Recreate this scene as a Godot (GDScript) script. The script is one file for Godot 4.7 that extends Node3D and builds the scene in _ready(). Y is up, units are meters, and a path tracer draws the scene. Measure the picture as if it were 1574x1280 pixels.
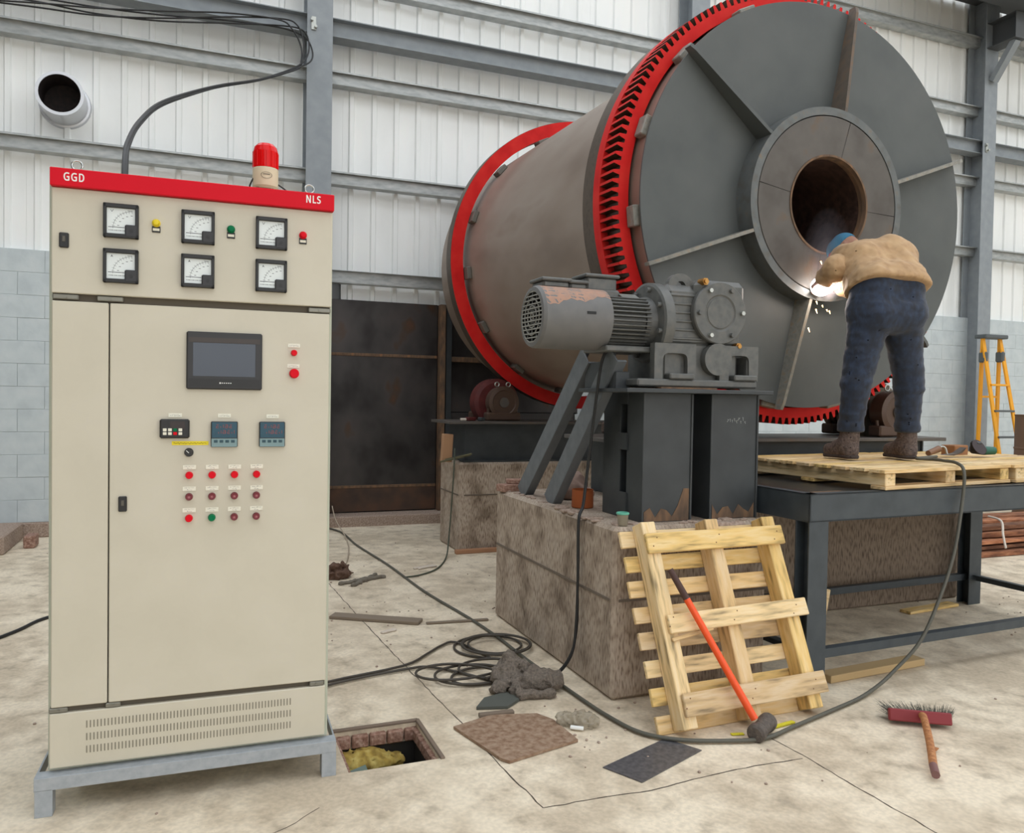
extends Node3D
# Workshop hall: control cabinet, rotary drum with gear drive, welder at work on a steel table.

var used := {}
var mats := {}
var meshes := {}
var sgn := 1
var rng := RandomNumberGenerator.new()


func v(x: float, y: float, z: float) -> Vector3:
	return Vector3(x, y, z)


# ------------------------------------------------------------------ mesh building
func B() -> SurfaceTool:
	var st := SurfaceTool.new()
	st.begin(Mesh.PRIMITIVE_TRIANGLES)
	st.set_smooth_group(-1)
	return st


func flat(st: SurfaceTool) -> void:
	st.set_smooth_group(-1)


func smooth(st: SurfaceTool) -> void:
	sgn += 1
	st.set_smooth_group(sgn)


func face(st: SurfaceTool, p: Array, out: Vector3) -> void:
	var n: Vector3 = (p[1] - p[0]).cross(p[2] - p[0])
	if n.length_squared() < 1e-18 and p.size() > 3:
		n = (p[2] - p[0]).cross(p[3] - p[0])
	var flip := n.dot(out) > 0.0
	for i in range(1, p.size() - 1):
		if flip:
			st.add_vertex(p[0]); st.add_vertex(p[i + 1]); st.add_vertex(p[i])
		else:
			st.add_vertex(p[0]); st.add_vertex(p[i]); st.add_vertex(p[i + 1])


func box(st: SurfaceTool, c: Vector3, s: Vector3, b := Basis.IDENTITY, ch := 0.0) -> void:
	flat(st)
	var h := s * 0.5
	ch = minf(ch, minf(h.x, minf(h.y, h.z)) * 0.6)
	for i in 3:
		var j := (i + 1) % 3
		var k := (i + 2) % 3
		for sg in [-1.0, 1.0]:
			var p := []
			for q in [[-1, -1], [1, -1], [1, 1], [-1, 1]]:
				var w := Vector3.ZERO
				w[i] = sg * h[i]
				w[j] = q[0] * (h[j] - ch)
				w[k] = q[1] * (h[k] - ch)
				p.append(c + b * w)
			var o := Vector3.ZERO
			o[i] = sg
			face(st, p, b * o)
	if ch <= 0.0:
		return
	for i in 3:
		var j := (i + 1) % 3
		var k := (i + 2) % 3
		for a in [-1.0, 1.0]:
			for d in [-1.0, 1.0]:
				var p := []
				for q in [[0, -1], [0, 1], [1, 1], [1, -1]]:
					var w := Vector3.ZERO
					w[i] = q[1] * (h[i] - ch)
					w[j] = a * (h[j] - (ch if q[0] == 0 else 0.0))
					w[k] = d * (h[k] - (0.0 if q[0] == 0 else ch))
					p.append(c + b * w)
				var o := Vector3.ZERO
				o[j] = a
				o[k] = d
				face(st, p, b * o)
	for x in [-1.0, 1.0]:
		for y in [-1.0, 1.0]:
			for z in [-1.0, 1.0]:
				var o := Vector3(x, y, z)
				var p := []
				for i in 3:
					var w := (h - Vector3.ONE * ch) * o
					w[i] = h[i] * o[i]
					p.append(c + b * w)
				face(st, p, b * o)


func frame(a: Vector3, b: Vector3) -> Basis:
	var y := (b - a).normalized()
	var x := y.cross(Vector3.UP if absf(y.y) < 0.95 else Vector3.RIGHT).normalized()
	return Basis(x, y, x.cross(y))


func cyl(st: SurfaceTool, a: Vector3, b: Vector3, r0: float, r1 := -1.0, n := 16, cap0 := true, cap1 := true) -> void:
	if r1 < 0.0:
		r1 = r0
	var f := frame(a, b)
	smooth(st)
	for i in n:
		var t0 := TAU * i / n
		var t1 := TAU * (i + 1) / n
		var d0 := f.x * cos(t0) + f.z * sin(t0)
		var d1 := f.x * cos(t1) + f.z * sin(t1)
		face(st, [a + d0 * r0, a + d1 * r0, b + d1 * r1, b + d0 * r1], d0 + d1)
	flat(st)
	for e in [[cap0, a, r0, -1.0], [cap1, b, r1, 1.0]]:
		if e[0] and e[2] > 1e-5:
			var p := []
			for i in n:
				var t := TAU * i / n
				p.append(e[1] + (f.x * cos(t) + f.z * sin(t)) * e[2])
			face(st, p, f.y * e[3])


func tube(st: SurfaceTool, pts: Array, r: float, n := 7) -> void:
	smooth(st)
	var x := Vector3.ZERO
	var rings := []
	for i in pts.size():
		var d: Vector3 = (pts[mini(i + 1, pts.size() - 1)] - pts[maxi(i - 1, 0)]).normalized()
		if i == 0:
			x = frame(Vector3.ZERO, d).x
		x = (x - d * x.dot(d)).normalized()
		var z := x.cross(d)
		var ring := []
		for k in n:
			var t := TAU * k / n
			ring.append(pts[i] + (x * cos(t) + z * sin(t)) * r)
		rings.append(ring)
	for i in rings.size() - 1:
		for k in n:
			var k2 := (k + 1) % n
			var m: Vector3 = rings[i][k] + rings[i][k2] - pts[i] * 2.0
			face(st, [rings[i][k], rings[i][k2], rings[i + 1][k2], rings[i + 1][k]], m)
	flat(st)
	face(st, rings[0], pts[0] - pts[1])
	face(st, rings[-1], pts[-1] - pts[-2])


func curve(pts: Array, sub := 6) -> Array:
	var out := []
	for i in pts.size() - 1:
		var p0: Vector3 = pts[maxi(i - 1, 0)]
		var p1: Vector3 = pts[i]
		var p2: Vector3 = pts[i + 1]
		var p3: Vector3 = pts[mini(i + 2, pts.size() - 1)]
		for k in sub:
			out.append(p1.cubic_interpolate(p2, p0, p3, float(k) / sub))
	out.append(pts[-1])
	return out


# profile of Vector2(radius, height along local y), listed upwards along the outer side
func lathe(st: SurfaceTool, prof: Array, xf: Transform3D, n := 48, a0 := 0.0, a1 := TAU) -> void:
	for s in prof.size() - 1:
		var p: Vector2 = prof[s]
		var q: Vector2 = prof[s + 1]
		var nr := Vector2(q.y - p.y, p.x - q.x)
		if absf(q.y - p.y) < 1e-6:
			flat(st)
		else:
			smooth(st)
		for i in n:
			var t0 := a0 + (a1 - a0) * i / n
			var t1 := a0 + (a1 - a0) * (i + 1) / n
			var e0 := v(cos(t0), 0, sin(t0))
			var e1 := v(cos(t1), 0, sin(t1))
			var out := (e0 + e1) * 0.5 * nr.x + Vector3.UP * nr.y
			var pts := [xf * (e0 * p.x + Vector3.UP * p.y), xf * (e1 * p.x + Vector3.UP * p.y), xf * (e1 * q.x + Vector3.UP * q.y), xf * (e0 * q.x + Vector3.UP * q.y)]
			if p.x < 1e-5:
				pts.remove_at(0)
			elif q.x < 1e-5:
				pts.remove_at(3)
			face(st, pts, xf.basis * out)


func prism(st: SurfaceTool, poly: Array, depth: float, xf := Transform3D.IDENTITY) -> void:
	flat(st)
	var pv := PackedVector2Array(poly)
	var cw := Geometry2D.is_polygon_clockwise(pv)
	var idx := Geometry2D.triangulate_polygon(pv)
	for e in [[0.0, -1.0], [depth, 1.0]]:
		for i in range(0, idx.size(), 3):
			var t := []
			for k in 3:
				var q := pv[idx[i + k]]
				t.append(xf * v(q.x, q.y, e[0]))
			face(st, t, xf.basis * v(0, 0, e[1]))
	for i in pv.size():
		var p := pv[i]
		var q := pv[(i + 1) % pv.size()]
		var d := q - p
		var o := v(d.y, -d.x, 0)
		if cw == (Vector2(1, 0).cross(Vector2(0, 1)) > 0):
			o = -o
		face(st, [xf * v(p.x, p.y, 0), xf * v(q.x, q.y, 0), xf * v(q.x, q.y, depth), xf * v(p.x, p.y, depth)], xf.basis * o)


# joined tapered capsules meshed as surface nets; bone = [a, b, ra, rb]; planes = [[point, normal cut away]]
func blob(st: SurfaceTool, bones: Array, cell: float, k := 0.03, planes := [], wr := 0.0, wf := v(8, 8, 8)) -> void:
	var lo := Vector3.ONE * 1e9
	var hi := -lo
	for b in bones:
		var r := Vector3.ONE * (maxf(b[2], b[3]) + cell * 2.0 + wr)
		lo = lo.min(b[0] - r).min(b[1] - r)
		hi = hi.max(b[0] + r).max(b[1] + r)
	var nx := int((hi.x - lo.x) / cell) + 2
	var ny := int((hi.y - lo.y) / cell) + 2
	var nz := int((hi.z - lo.z) / cell) + 2
	var f := PackedFloat32Array()
	f.resize(nx * ny * nz)
	f.fill(10.0)
	for b in bones:
		var a: Vector3 = b[0]
		var ab: Vector3 = b[1] - a
		var l2 := maxf(ab.length_squared(), 1e-9)
		var ra: float = b[2]
		var dr: float = b[3] - ra
		var r := Vector3.ONE * (maxf(b[2], b[3]) + k + cell * 2.0)
		var i0 := Vector3i(((a.min(b[1]) - r - lo) / cell).floor()).clamp(Vector3i.ZERO, Vector3i(nx - 1, ny - 1, nz - 1))
		var i1 := Vector3i(((a.max(b[1]) + r - lo) / cell).ceil()).clamp(Vector3i.ZERO, Vector3i(nx - 1, ny - 1, nz - 1))
		for z in range(i0.z, i1.z + 1):
			for y in range(i0.y, i1.y + 1):
				var row := (z * ny + y) * nx
				for x in range(i0.x, i1.x + 1):
					var p := lo + Vector3(x, y, z) * cell - a
					var t := clampf(p.dot(ab) / l2, 0.0, 1.0)
					var d := (p - ab * t).length() - ra - dr * t
					var o := f[row + x]
					var h := clampf(0.5 + 0.5 * (o - d) / k, 0.0, 1.0)
					f[row + x] = lerpf(o, d, h) - k * h * (1.0 - h)
	if wr > 0.0 or planes:
		var nz2 := FastNoiseLite.new()
		nz2.seed = 5
		nz2.frequency = 1.0
		for z in nz:
			for y in ny:
				for x in nx:
					var i := (z * ny + y) * nx + x
					if absf(f[i]) < 0.2:
						var p := lo + Vector3(x, y, z) * cell
						if wr > 0.0:
							f[i] += nz2.get_noise_3dv(p * wf) * wr
						for pl in planes:
							f[i] = maxf(f[i], (p - pl[0]).dot(pl[1]))
	var at := {}
	var offs := [0, 1, nx, nx + 1, nx * ny, nx * ny + 1, nx * ny + nx, nx * ny + nx + 1]
	var edges := [[0, 1], [2, 3], [4, 5], [6, 7], [0, 2], [1, 3], [4, 6], [5, 7], [0, 4], [1, 5], [2, 6], [3, 7]]
	for z in nz - 1:
		for y in ny - 1:
			for x in nx - 1:
				var i := (z * ny + y) * nx + x
				var neg := 0
				for o in offs:
					if f[i + o] < 0.0:
						neg += 1
				if neg == 0 or neg == 8:
					continue
				var s := Vector3.ZERO
				var c := 0
				for e in edges:
					var fa := f[i + offs[e[0]]]
					var fb := f[i + offs[e[1]]]
					if (fa < 0.0) != (fb < 0.0):
						var t := fa / (fa - fb)
						var pa := Vector3(e[0] & 1, (e[0] >> 1) & 1, e[0] >> 2)
						var pb := Vector3(e[1] & 1, (e[1] >> 1) & 1, e[1] >> 2)
						s += pa.lerp(pb, t)
						c += 1
				at[i] = lo + (Vector3(x, y, z) + s / c) * cell
	smooth(st)
	var strides := [1, nx, nx * ny]
	for i in at:
		for ax in 3:
			var u: int = strides[(ax + 1) % 3]
			var w: int = strides[(ax + 2) % 3]
			var n: int = i + strides[ax]
			if (f[i] < 0.0) == (f[n] < 0.0) or not (at.has(i - u) and at.has(i - w) and at.has(i - u - w)):
				continue
			var o := Vector3.ZERO
			o[ax] = 1.0 if f[i] < 0.0 else -1.0
			face(st, [at[i], at[i - u], at[i - u - w], at[i - w]], o)


# ------------------------------------------------------------------ nodes
func numbered(n: String) -> String:
	used[n] = used.get(n, -1) + 1
	return n if used[n] == 0 else "%s_%03d" % [n, used[n]]


func tag(o: Node, label: String, category: String, group := "", kind := "") -> void:
	if label:
		o.set_meta("label", label)
	if category:
		o.set_meta("category", category)
	if group:
		o.set_meta("group", group)
	if kind:
		o.set_meta("kind", kind)


func thing(n: String, label: String, category: String, at := Vector3.ZERO, group := "", kind := "") -> Node3D:
	var o := Node3D.new()
	o.name = numbered(n)
	add_child(o)
	o.position = at
	tag(o, label, category, group, kind)
	return o


func done(st: SurfaceTool) -> ArrayMesh:
	st.generate_normals()
	return st.commit()


func put(n: String, mesh: Mesh, m, parent: Node = null, xf := Transform3D.IDENTITY) -> MeshInstance3D:
	var o := MeshInstance3D.new()
	o.mesh = mesh
	if m is Material:
		o.material_override = m
	o.transform = xf
	if parent == null:
		o.name = numbered(n)
		add_child(o)
	else:
		o.name = n
		parent.add_child(o, true)
	return o


func obj(n: String, st: SurfaceTool, m: Material, parent: Node = null, xf := Transform3D.IDENTITY) -> MeshInstance3D:
	return put(n, done(st), m, parent, xf)


func boxmesh(s: Vector3, ch := 0.0) -> ArrayMesh:
	var key := [s.snapped(Vector3.ONE * 1e-4), ch]
	if not meshes.has(key):
		var st := B()
		box(st, Vector3.ZERO, s, Basis.IDENTITY, ch)
		meshes[key] = done(st)
	return meshes[key]


func piece(n: String, c: Vector3, s: Vector3, m: Material, parent: Node, ch := 0.0, b := Basis.IDENTITY) -> MeshInstance3D:
	return put(n, boxmesh(s, ch), m, parent, Transform3D(b, c))


func T(b: Basis, o: Vector3) -> Transform3D:
	return Transform3D(b, o)


# basis whose local y runs along +x / +z
func along_x() -> Basis:
	return Basis(Vector3.UP, Vector3.RIGHT, Vector3.FORWARD)


func along_z() -> Basis:
	return Basis(Vector3.RIGHT, Vector3.BACK, Vector3.DOWN)


func rot(ax: Vector3, deg: float) -> Basis:
	return Basis(ax, deg_to_rad(deg))


# ------------------------------------------------------------------ materials
func c8(r: int, g: int, b: int) -> Color:
	return Color8(r, g, b)


func plain(key: String, c: Color, rough: float, metal := 0.0) -> StandardMaterial3D:
	if not mats.has(key):
		var m := StandardMaterial3D.new()
		m.resource_name = key
		m.albedo_color = c
		m.roughness = rough
		m.metallic = metal
		mats[key] = m
	return mats[key]


func noise(seed_: int, freq: float, oct := 4, kind := FastNoiseLite.TYPE_SIMPLEX_SMOOTH) -> FastNoiseLite:
	var n := FastNoiseLite.new()
	n.seed = seed_
	n.noise_type = kind
	n.frequency = freq
	n.fractal_octaves = oct
	return n


func ntex(n: FastNoiseLite, cols: Array, size := 256) -> NoiseTexture2D:
	var t := NoiseTexture2D.new()
	t.width = size
	t.height = size
	t.seamless = true
	t.noise = n
	var g := Gradient.new()
	var off := PackedFloat32Array()
	var cc := PackedColorArray()
	for q in cols:
		off.append(q[0])
		cc.append(q[1])
	g.offsets = off
	g.colors = cc
	t.color_ramp = g
	return t


# mottled material: colour stops over noise, laid out in world or object space
func mottled(key: String, cols: Array, rough: float, metal := 0.0, scale := Vector3.ONE, freq := 0.02, world := true, bump := 0.0, bscale := 1.0) -> StandardMaterial3D:
	if mats.has(key):
		return mats[key]
	var m := StandardMaterial3D.new()
	m.resource_name = key
	m.albedo_texture = ntex(noise(hash(key) % 1000, freq), cols)
	m.roughness = rough
	m.metallic = metal
	m.uv1_triplanar = true
	m.uv1_world_triplanar = world
	m.uv1_scale = scale
	if bump > 0.0:
		m.heightmap_enabled = true
		m.heightmap_scale = bump
		m.heightmap_texture = bumptex()
	mats[key] = m
	return m


var bump_cache: NoiseTexture2D
func bumptex() -> NoiseTexture2D:
	if bump_cache == null:
		bump_cache = ntex(noise(77, 0.05, 5), [[0.0, Color.BLACK], [1.0, Color.WHITE]])
	return bump_cache


func lit(key: String, c: Color, e: float) -> StandardMaterial3D:
	var m := plain(key, c, 0.5)
	m.emission_enabled = true
	m.emission = c
	m.emission_energy_multiplier = e
	return m


func wood(i: int) -> StandardMaterial3D:
	var key := "pallet pine %d" % i
	if mats.has(key):
		return mats[key]
	var tints := [[222, 186, 128], [232, 202, 150], [214, 180, 128], [226, 190, 120], [204, 174, 130]]
	var t: Array = tints[i % 5]
	var base := c8(t[0], t[1], t[2])
	var m: StandardMaterial3D = mottled(key, [[0.0, base.darkened(0.4)], [0.25, base.darkened(0.12)], [0.45, base], [0.8, base.lightened(0.2)], [1.0, base.darkened(0.08)]], 0.75, 0.0, v(0.7, 5.0, 5.0), 0.016, false, 0.1)
	m.uv1_offset = v(0.13 * i, 0.37 * i, 0.71 * i)
	return m


# ------------------------------------------------------------------ scene
func _ready() -> void:
	rng.seed = 11
	var cam := Camera3D.new()
	cam.name = "camera"
	cam.position = v(0, 1.5, 0)
	cam.rotation_degrees = v(-1.375, -21.657, 0.947)
	cam.fov = rad_to_deg(2.0 * atan(640.0 / 1221.3))
	cam.near = 0.05
	cam.far = 200
	add_child(cam)
	cam.current = true

	var sm := ProceduralSkyMaterial.new()
	sm.sky_top_color = c8(236, 242, 250)
	sm.sky_horizon_color = c8(250, 250, 250)
	sm.sky_curve = 0.3
	sm.ground_horizon_color = c8(205, 200, 192)
	sm.ground_bottom_color = c8(150, 145, 138)
	sm.sky_energy_multiplier = 1.0
	var sky := Sky.new()
	sky.sky_material = sm
	var env := Environment.new()
	env.background_mode = Environment.BG_SKY
	env.sky = sky
	env.tonemap_mode = Environment.TONE_MAPPER_LINEAR
	env.tonemap_exposure = EXPOSURE
	env.sdfgi_enabled = true
	env.ssao_enabled = true
	env.ssil_enabled = true
	env.volumetric_fog_enabled = true
	env.volumetric_fog_density = 0.0
	var we := WorldEnvironment.new()
	we.name = "environment"
	we.environment = env
	add_child(we)

	build_materials()
	build_hall()
	build_floor()
	build_blocks()
	build_drum()
	build_drive()
	build_table()
	build_person()
	build_cabinet()
	build_pallet_and_tools()
	build_cables()
	build_clutter()


const EXPOSURE := 2.36
const AX := 3.85            # drum axis
const SLOPE := 0.0297


func build_materials() -> void:
	mottled("painted cladding", [[0.0, c8(238, 240, 238)], [0.5, c8(243, 245, 243)], [1.0, c8(246, 247, 244)]], 0.42, 0.0, v(0.6, 0.25, 0.6), 0.01)
	mottled("blue grey wall paint", [[0.0, c8(186, 195, 198)], [0.5, c8(196, 205, 207)], [1.0, c8(204, 211, 212)]], 0.7, 0.0, v(0.8, 0.8, 0.8), 0.02, true, 0.15)
	mottled("galvanised girt", [[0.0, c8(150, 154, 154)], [0.5, c8(172, 176, 176)], [1.0, c8(190, 192, 190)]], 0.45, 0.35, v(1, 3, 1), 0.02)
	mottled("steel column paint", [[0.0, c8(134, 141, 146)], [1.0, c8(148, 154, 158)]], 0.5, 0.0, v(1, 1, 1))
	mottled("slate paint", [[0.0, c8(46, 50, 52)], [0.5, c8(53, 57, 59)], [1.0, c8(60, 64, 65)]], 0.5, 0.0, v(0.9, 0.9, 0.9), 0.02)
	mottled("slate table paint", [[0.0, c8(52, 59, 64)], [0.5, c8(60, 67, 72)], [1.0, c8(67, 74, 78)]], 0.48, 0.0, v(1.2, 1.2, 1.2), 0.02)
	mottled("drum plate paint", [[0.0, c8(76, 80, 80)], [0.5, c8(84, 88, 87)], [1.0, c8(90, 93, 92)]], 0.55, 0.0, v(0.5, 0.5, 0.5), 0.015)
	mottled("bare drum shell", [[0.0, c8(126, 110, 98)], [0.4, c8(146, 130, 117)], [0.7, c8(154, 140, 128)], [1.0, c8(134, 116, 102)]], 0.45, 0.2, v(0.5, 0.5, 0.2), 0.012)
	mottled("mill scale steel", [[0.0, c8(78, 72, 67)], [0.45, c8(90, 85, 80)], [0.75, c8(96, 91, 86)], [1.0, c8(104, 86, 70)]], 0.5, 0.25, v(1.1, 1.1, 1.1), 0.012)
	mottled("rusty steel", [[0.0, c8(46, 34, 28)], [0.4, c8(92, 62, 44)], [0.65, c8(128, 82, 52)], [1.0, c8(76, 52, 40)]], 0.8, 0.1, v(1.5, 1.5, 1.5), 0.02, true, 0.15)
	mottled("tyre tread steel", [[0.0, c8(70, 58, 48)], [0.5, c8(92, 78, 66)], [1.0, c8(78, 66, 54)]], 0.45, 0.4, v(2, 2, 2), 0.02)
	mottled("red gear paint", [[0.0, c8(196, 30, 30)], [0.5, c8(212, 38, 36)], [1.0, c8(220, 52, 44)]], 0.5, 0.0, v(1, 1, 1), 0.015)
	mottled("dark red primer", [[0.0, c8(78, 24, 22)], [1.0, c8(106, 38, 34)]], 0.6, 0.0, v(2, 2, 2))
	mottled("greasy tooth flank", [[0.0, c8(58, 40, 28)], [1.0, c8(92, 66, 46)]], 0.4, 0.4, v(4, 4, 4))
	mottled("door plate", [[0.0, c8(42, 39, 38)], [0.45, c8(66, 63, 62)], [0.8, c8(78, 73, 71)], [0.92, c8(80, 64, 54)], [1.0, c8(92, 66, 50)]], 0.42, 0.45, v(0.5, 0.35, 0.5), 0.012)
	mottled("rust streak", [[0.0, c8(82, 68, 56)], [0.5, c8(112, 88, 68)], [0.8, c8(128, 98, 72)], [1.0, c8(150, 102, 66)]], 0.8, 0.1, v(3, 1, 3), 0.02)
	mottled("machine paint", [[0.0, c8(80, 81, 79)], [0.5, c8(92, 93, 90)], [1.0, c8(102, 99, 94)]], 0.45, 0.0, v(3, 3, 3), 0.02)
	mottled("dusty motor cover", [[0.0, c8(98, 98, 97)], [1.0, c8(112, 110, 108)]], 0.55, 0.0, v(1.6, 1.6, 1.6), 0.02)
	mottled("cabinet paint", [[0.0, c8(200, 193, 174)], [0.5, c8(204, 197, 178)], [1.0, c8(207, 200, 182)]], 0.38, 0.0, v(1, 1, 1), 0.01)
	mottled("cabinet frame paint", [[0.0, c8(176, 180, 162)], [1.0, c8(190, 193, 174)]], 0.45)
	mottled("base frame paint", [[0.0, c8(150, 156, 160)], [0.5, c8(162, 167, 171)], [0.9, c8(170, 174, 177)], [1.0, c8(158, 150, 140)]], 0.5, 0.0, v(3, 3, 3), 0.03)
	mats["red gear paint"].metallic_specular = 0.25
	plain("red header", c8(214, 22, 40), 0.45).metallic_specular = 0.25
	plain("white print", c8(240, 240, 236), 0.5)
	plain("black plastic", c8(34, 34, 34), 0.42)
	plain("grey black plastic", c8(48, 48, 50), 0.45)
	plain("recess", c8(92, 84, 72), 0.8)
	plain("zinc", c8(176, 178, 172), 0.35, 0.8)
	plain("chrome", c8(200, 202, 200), 0.2, 1.0)
	plain("brass", c8(172, 128, 70), 0.35, 0.8)
	plain("dark rubber", c8(30, 30, 30), 0.55)
	plain("hose rubber", c8(86, 84, 74), 0.6)
	plain("lens red", c8(216, 8, 10), 0.15).metallic_specular = 0.35
	plain("cream plastic", c8(214, 198, 168), 0.45)
	plain("button red", c8(220, 14, 34), 0.4).metallic_specular = 0.25
	plain("button green", c8(6, 112, 70), 0.4).metallic_specular = 0.25
	plain("button maroon", c8(112, 26, 40), 0.3)
	plain("lamp yellow", c8(230, 204, 10), 0.3)
	plain("label plate", c8(232, 228, 210), 0.5)
	plain("ink", c8(60, 56, 52), 0.6)
	plain("screen glass", c8(58, 66, 78), 0.12)
	plain("teal display", c8(28, 74, 92), 0.2)
	plain("grey teal", c8(122, 148, 150), 0.4)
	plain("digit red", c8(150, 66, 60), 0.4)
	plain("tape yellow", c8(236, 214, 40), 0.6)
	plain("pit black", c8(24, 26, 26), 0.6)
	plain("ladder yellow", c8(238, 164, 20), 0.42)
	plain("ladder grey", c8(84, 90, 92), 0.5)
	mottled("brick red", [[0.0, c8(116, 82, 68)], [0.5, c8(148, 114, 98)], [1.0, c8(190, 164, 148)]], 0.9, 0.0, v(4, 4, 4), 0.03, true, 0.3)
	var cm: StandardMaterial3D = mottled("cast concrete", [[0.0, c8(112, 97, 84)], [0.25, c8(142, 126, 112)], [0.42, c8(178, 163, 148)], [0.7, c8(192, 178, 162)], [1.0, c8(198, 184, 168)]], 0.92, 0.0, v(1.7, 0.4, 1.7), 0.16, true, 0.3)
	cm.detail_enabled = true
	cm.detail_blend_mode = BaseMaterial3D.BLEND_MODE_MUL
	cm.detail_uv_layer = BaseMaterial3D.DETAIL_UV_2
	cm.uv2_triplanar = true
	cm.uv2_world_triplanar = true
	cm.uv2_scale = v(0.7, 0.6, 0.7)
	cm.detail_albedo = ntex(noise(41, 0.02, 4), [[0.0, c8(176, 168, 160)], [0.5, c8(244, 240, 236)], [1.0, Color.WHITE]])
	mottled("dark concrete", [[0.0, c8(78, 64, 52)], [0.28, c8(100, 86, 72)], [0.45, c8(126, 110, 94)], [1.0, c8(140, 124, 108)]], 0.92, 0.0, v(1.5, 0.32, 1.5), 0.16, true, 0.35)
	mottled("rubble", [[0.0, c8(134, 114, 100)], [0.5, c8(162, 142, 127)], [1.0, c8(184, 168, 154)]], 0.95, 0.0, v(5, 5, 5), 0.03, true, 0.3)
	mats["floor"] = floor_material()


func floor_material() -> StandardMaterial3D:
	var n := 1024
	var a := noise(3, 0.004, 3).get_seamless_image(n, n).get_data()
	var b := noise(8, 0.02, 5).get_seamless_image(n, n).get_data()
	var c := noise(15, 0.12, 3).get_seamless_image(n, n).get_data()
	var data := PackedByteArray()
	data.resize(n * n * 3)
	for i in n * n:
		var k := 0.55 * a[i] + 0.45 * b[i]
		var s := clampf((k - 88.0) / 80.0, 0.0, 1.0)
		var r := lerpf(196.0, 226.0, s)
		var g := lerpf(180.0, 212.0, s)
		var bl := lerpf(160.0, 193.0, s)
		var m := clampf((a[(i * 7 + 31337) % (n * n)] - 150.0) / 60.0, 0.0, 1.0) * 0.0
		var d := 1.0 + (c[i] - 128.0) / 128.0 * 0.07 - m
		if b[i] < 78:
			d *= 1.0 - (78 - b[i]) * 0.0018
		if c[i] > 206:
			d *= 0.92
		data[i * 3] = int(clampf(r * d, 0, 255))
		data[i * 3 + 1] = int(clampf(g * d, 0, 255))
		data[i * 3 + 2] = int(clampf(bl * d * 0.975, 0, 255))
	var m := StandardMaterial3D.new()
	m.resource_name = "worn concrete floor"
	m.albedo_texture = ImageTexture.create_from_image(Image.create_from_data(n, n, false, Image.FORMAT_RGB8, data))
	m.roughness = 0.82
	m.uv1_triplanar = true
	m.uv1_world_triplanar = true
	m.uv1_scale = Vector3.ONE / 3.7
	m.uv1_offset = v(0.3, 0, 0.1)
	m.heightmap_enabled = true
	m.heightmap_scale = 0.25
	m.heightmap_texture = bumptex()
	return m


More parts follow.
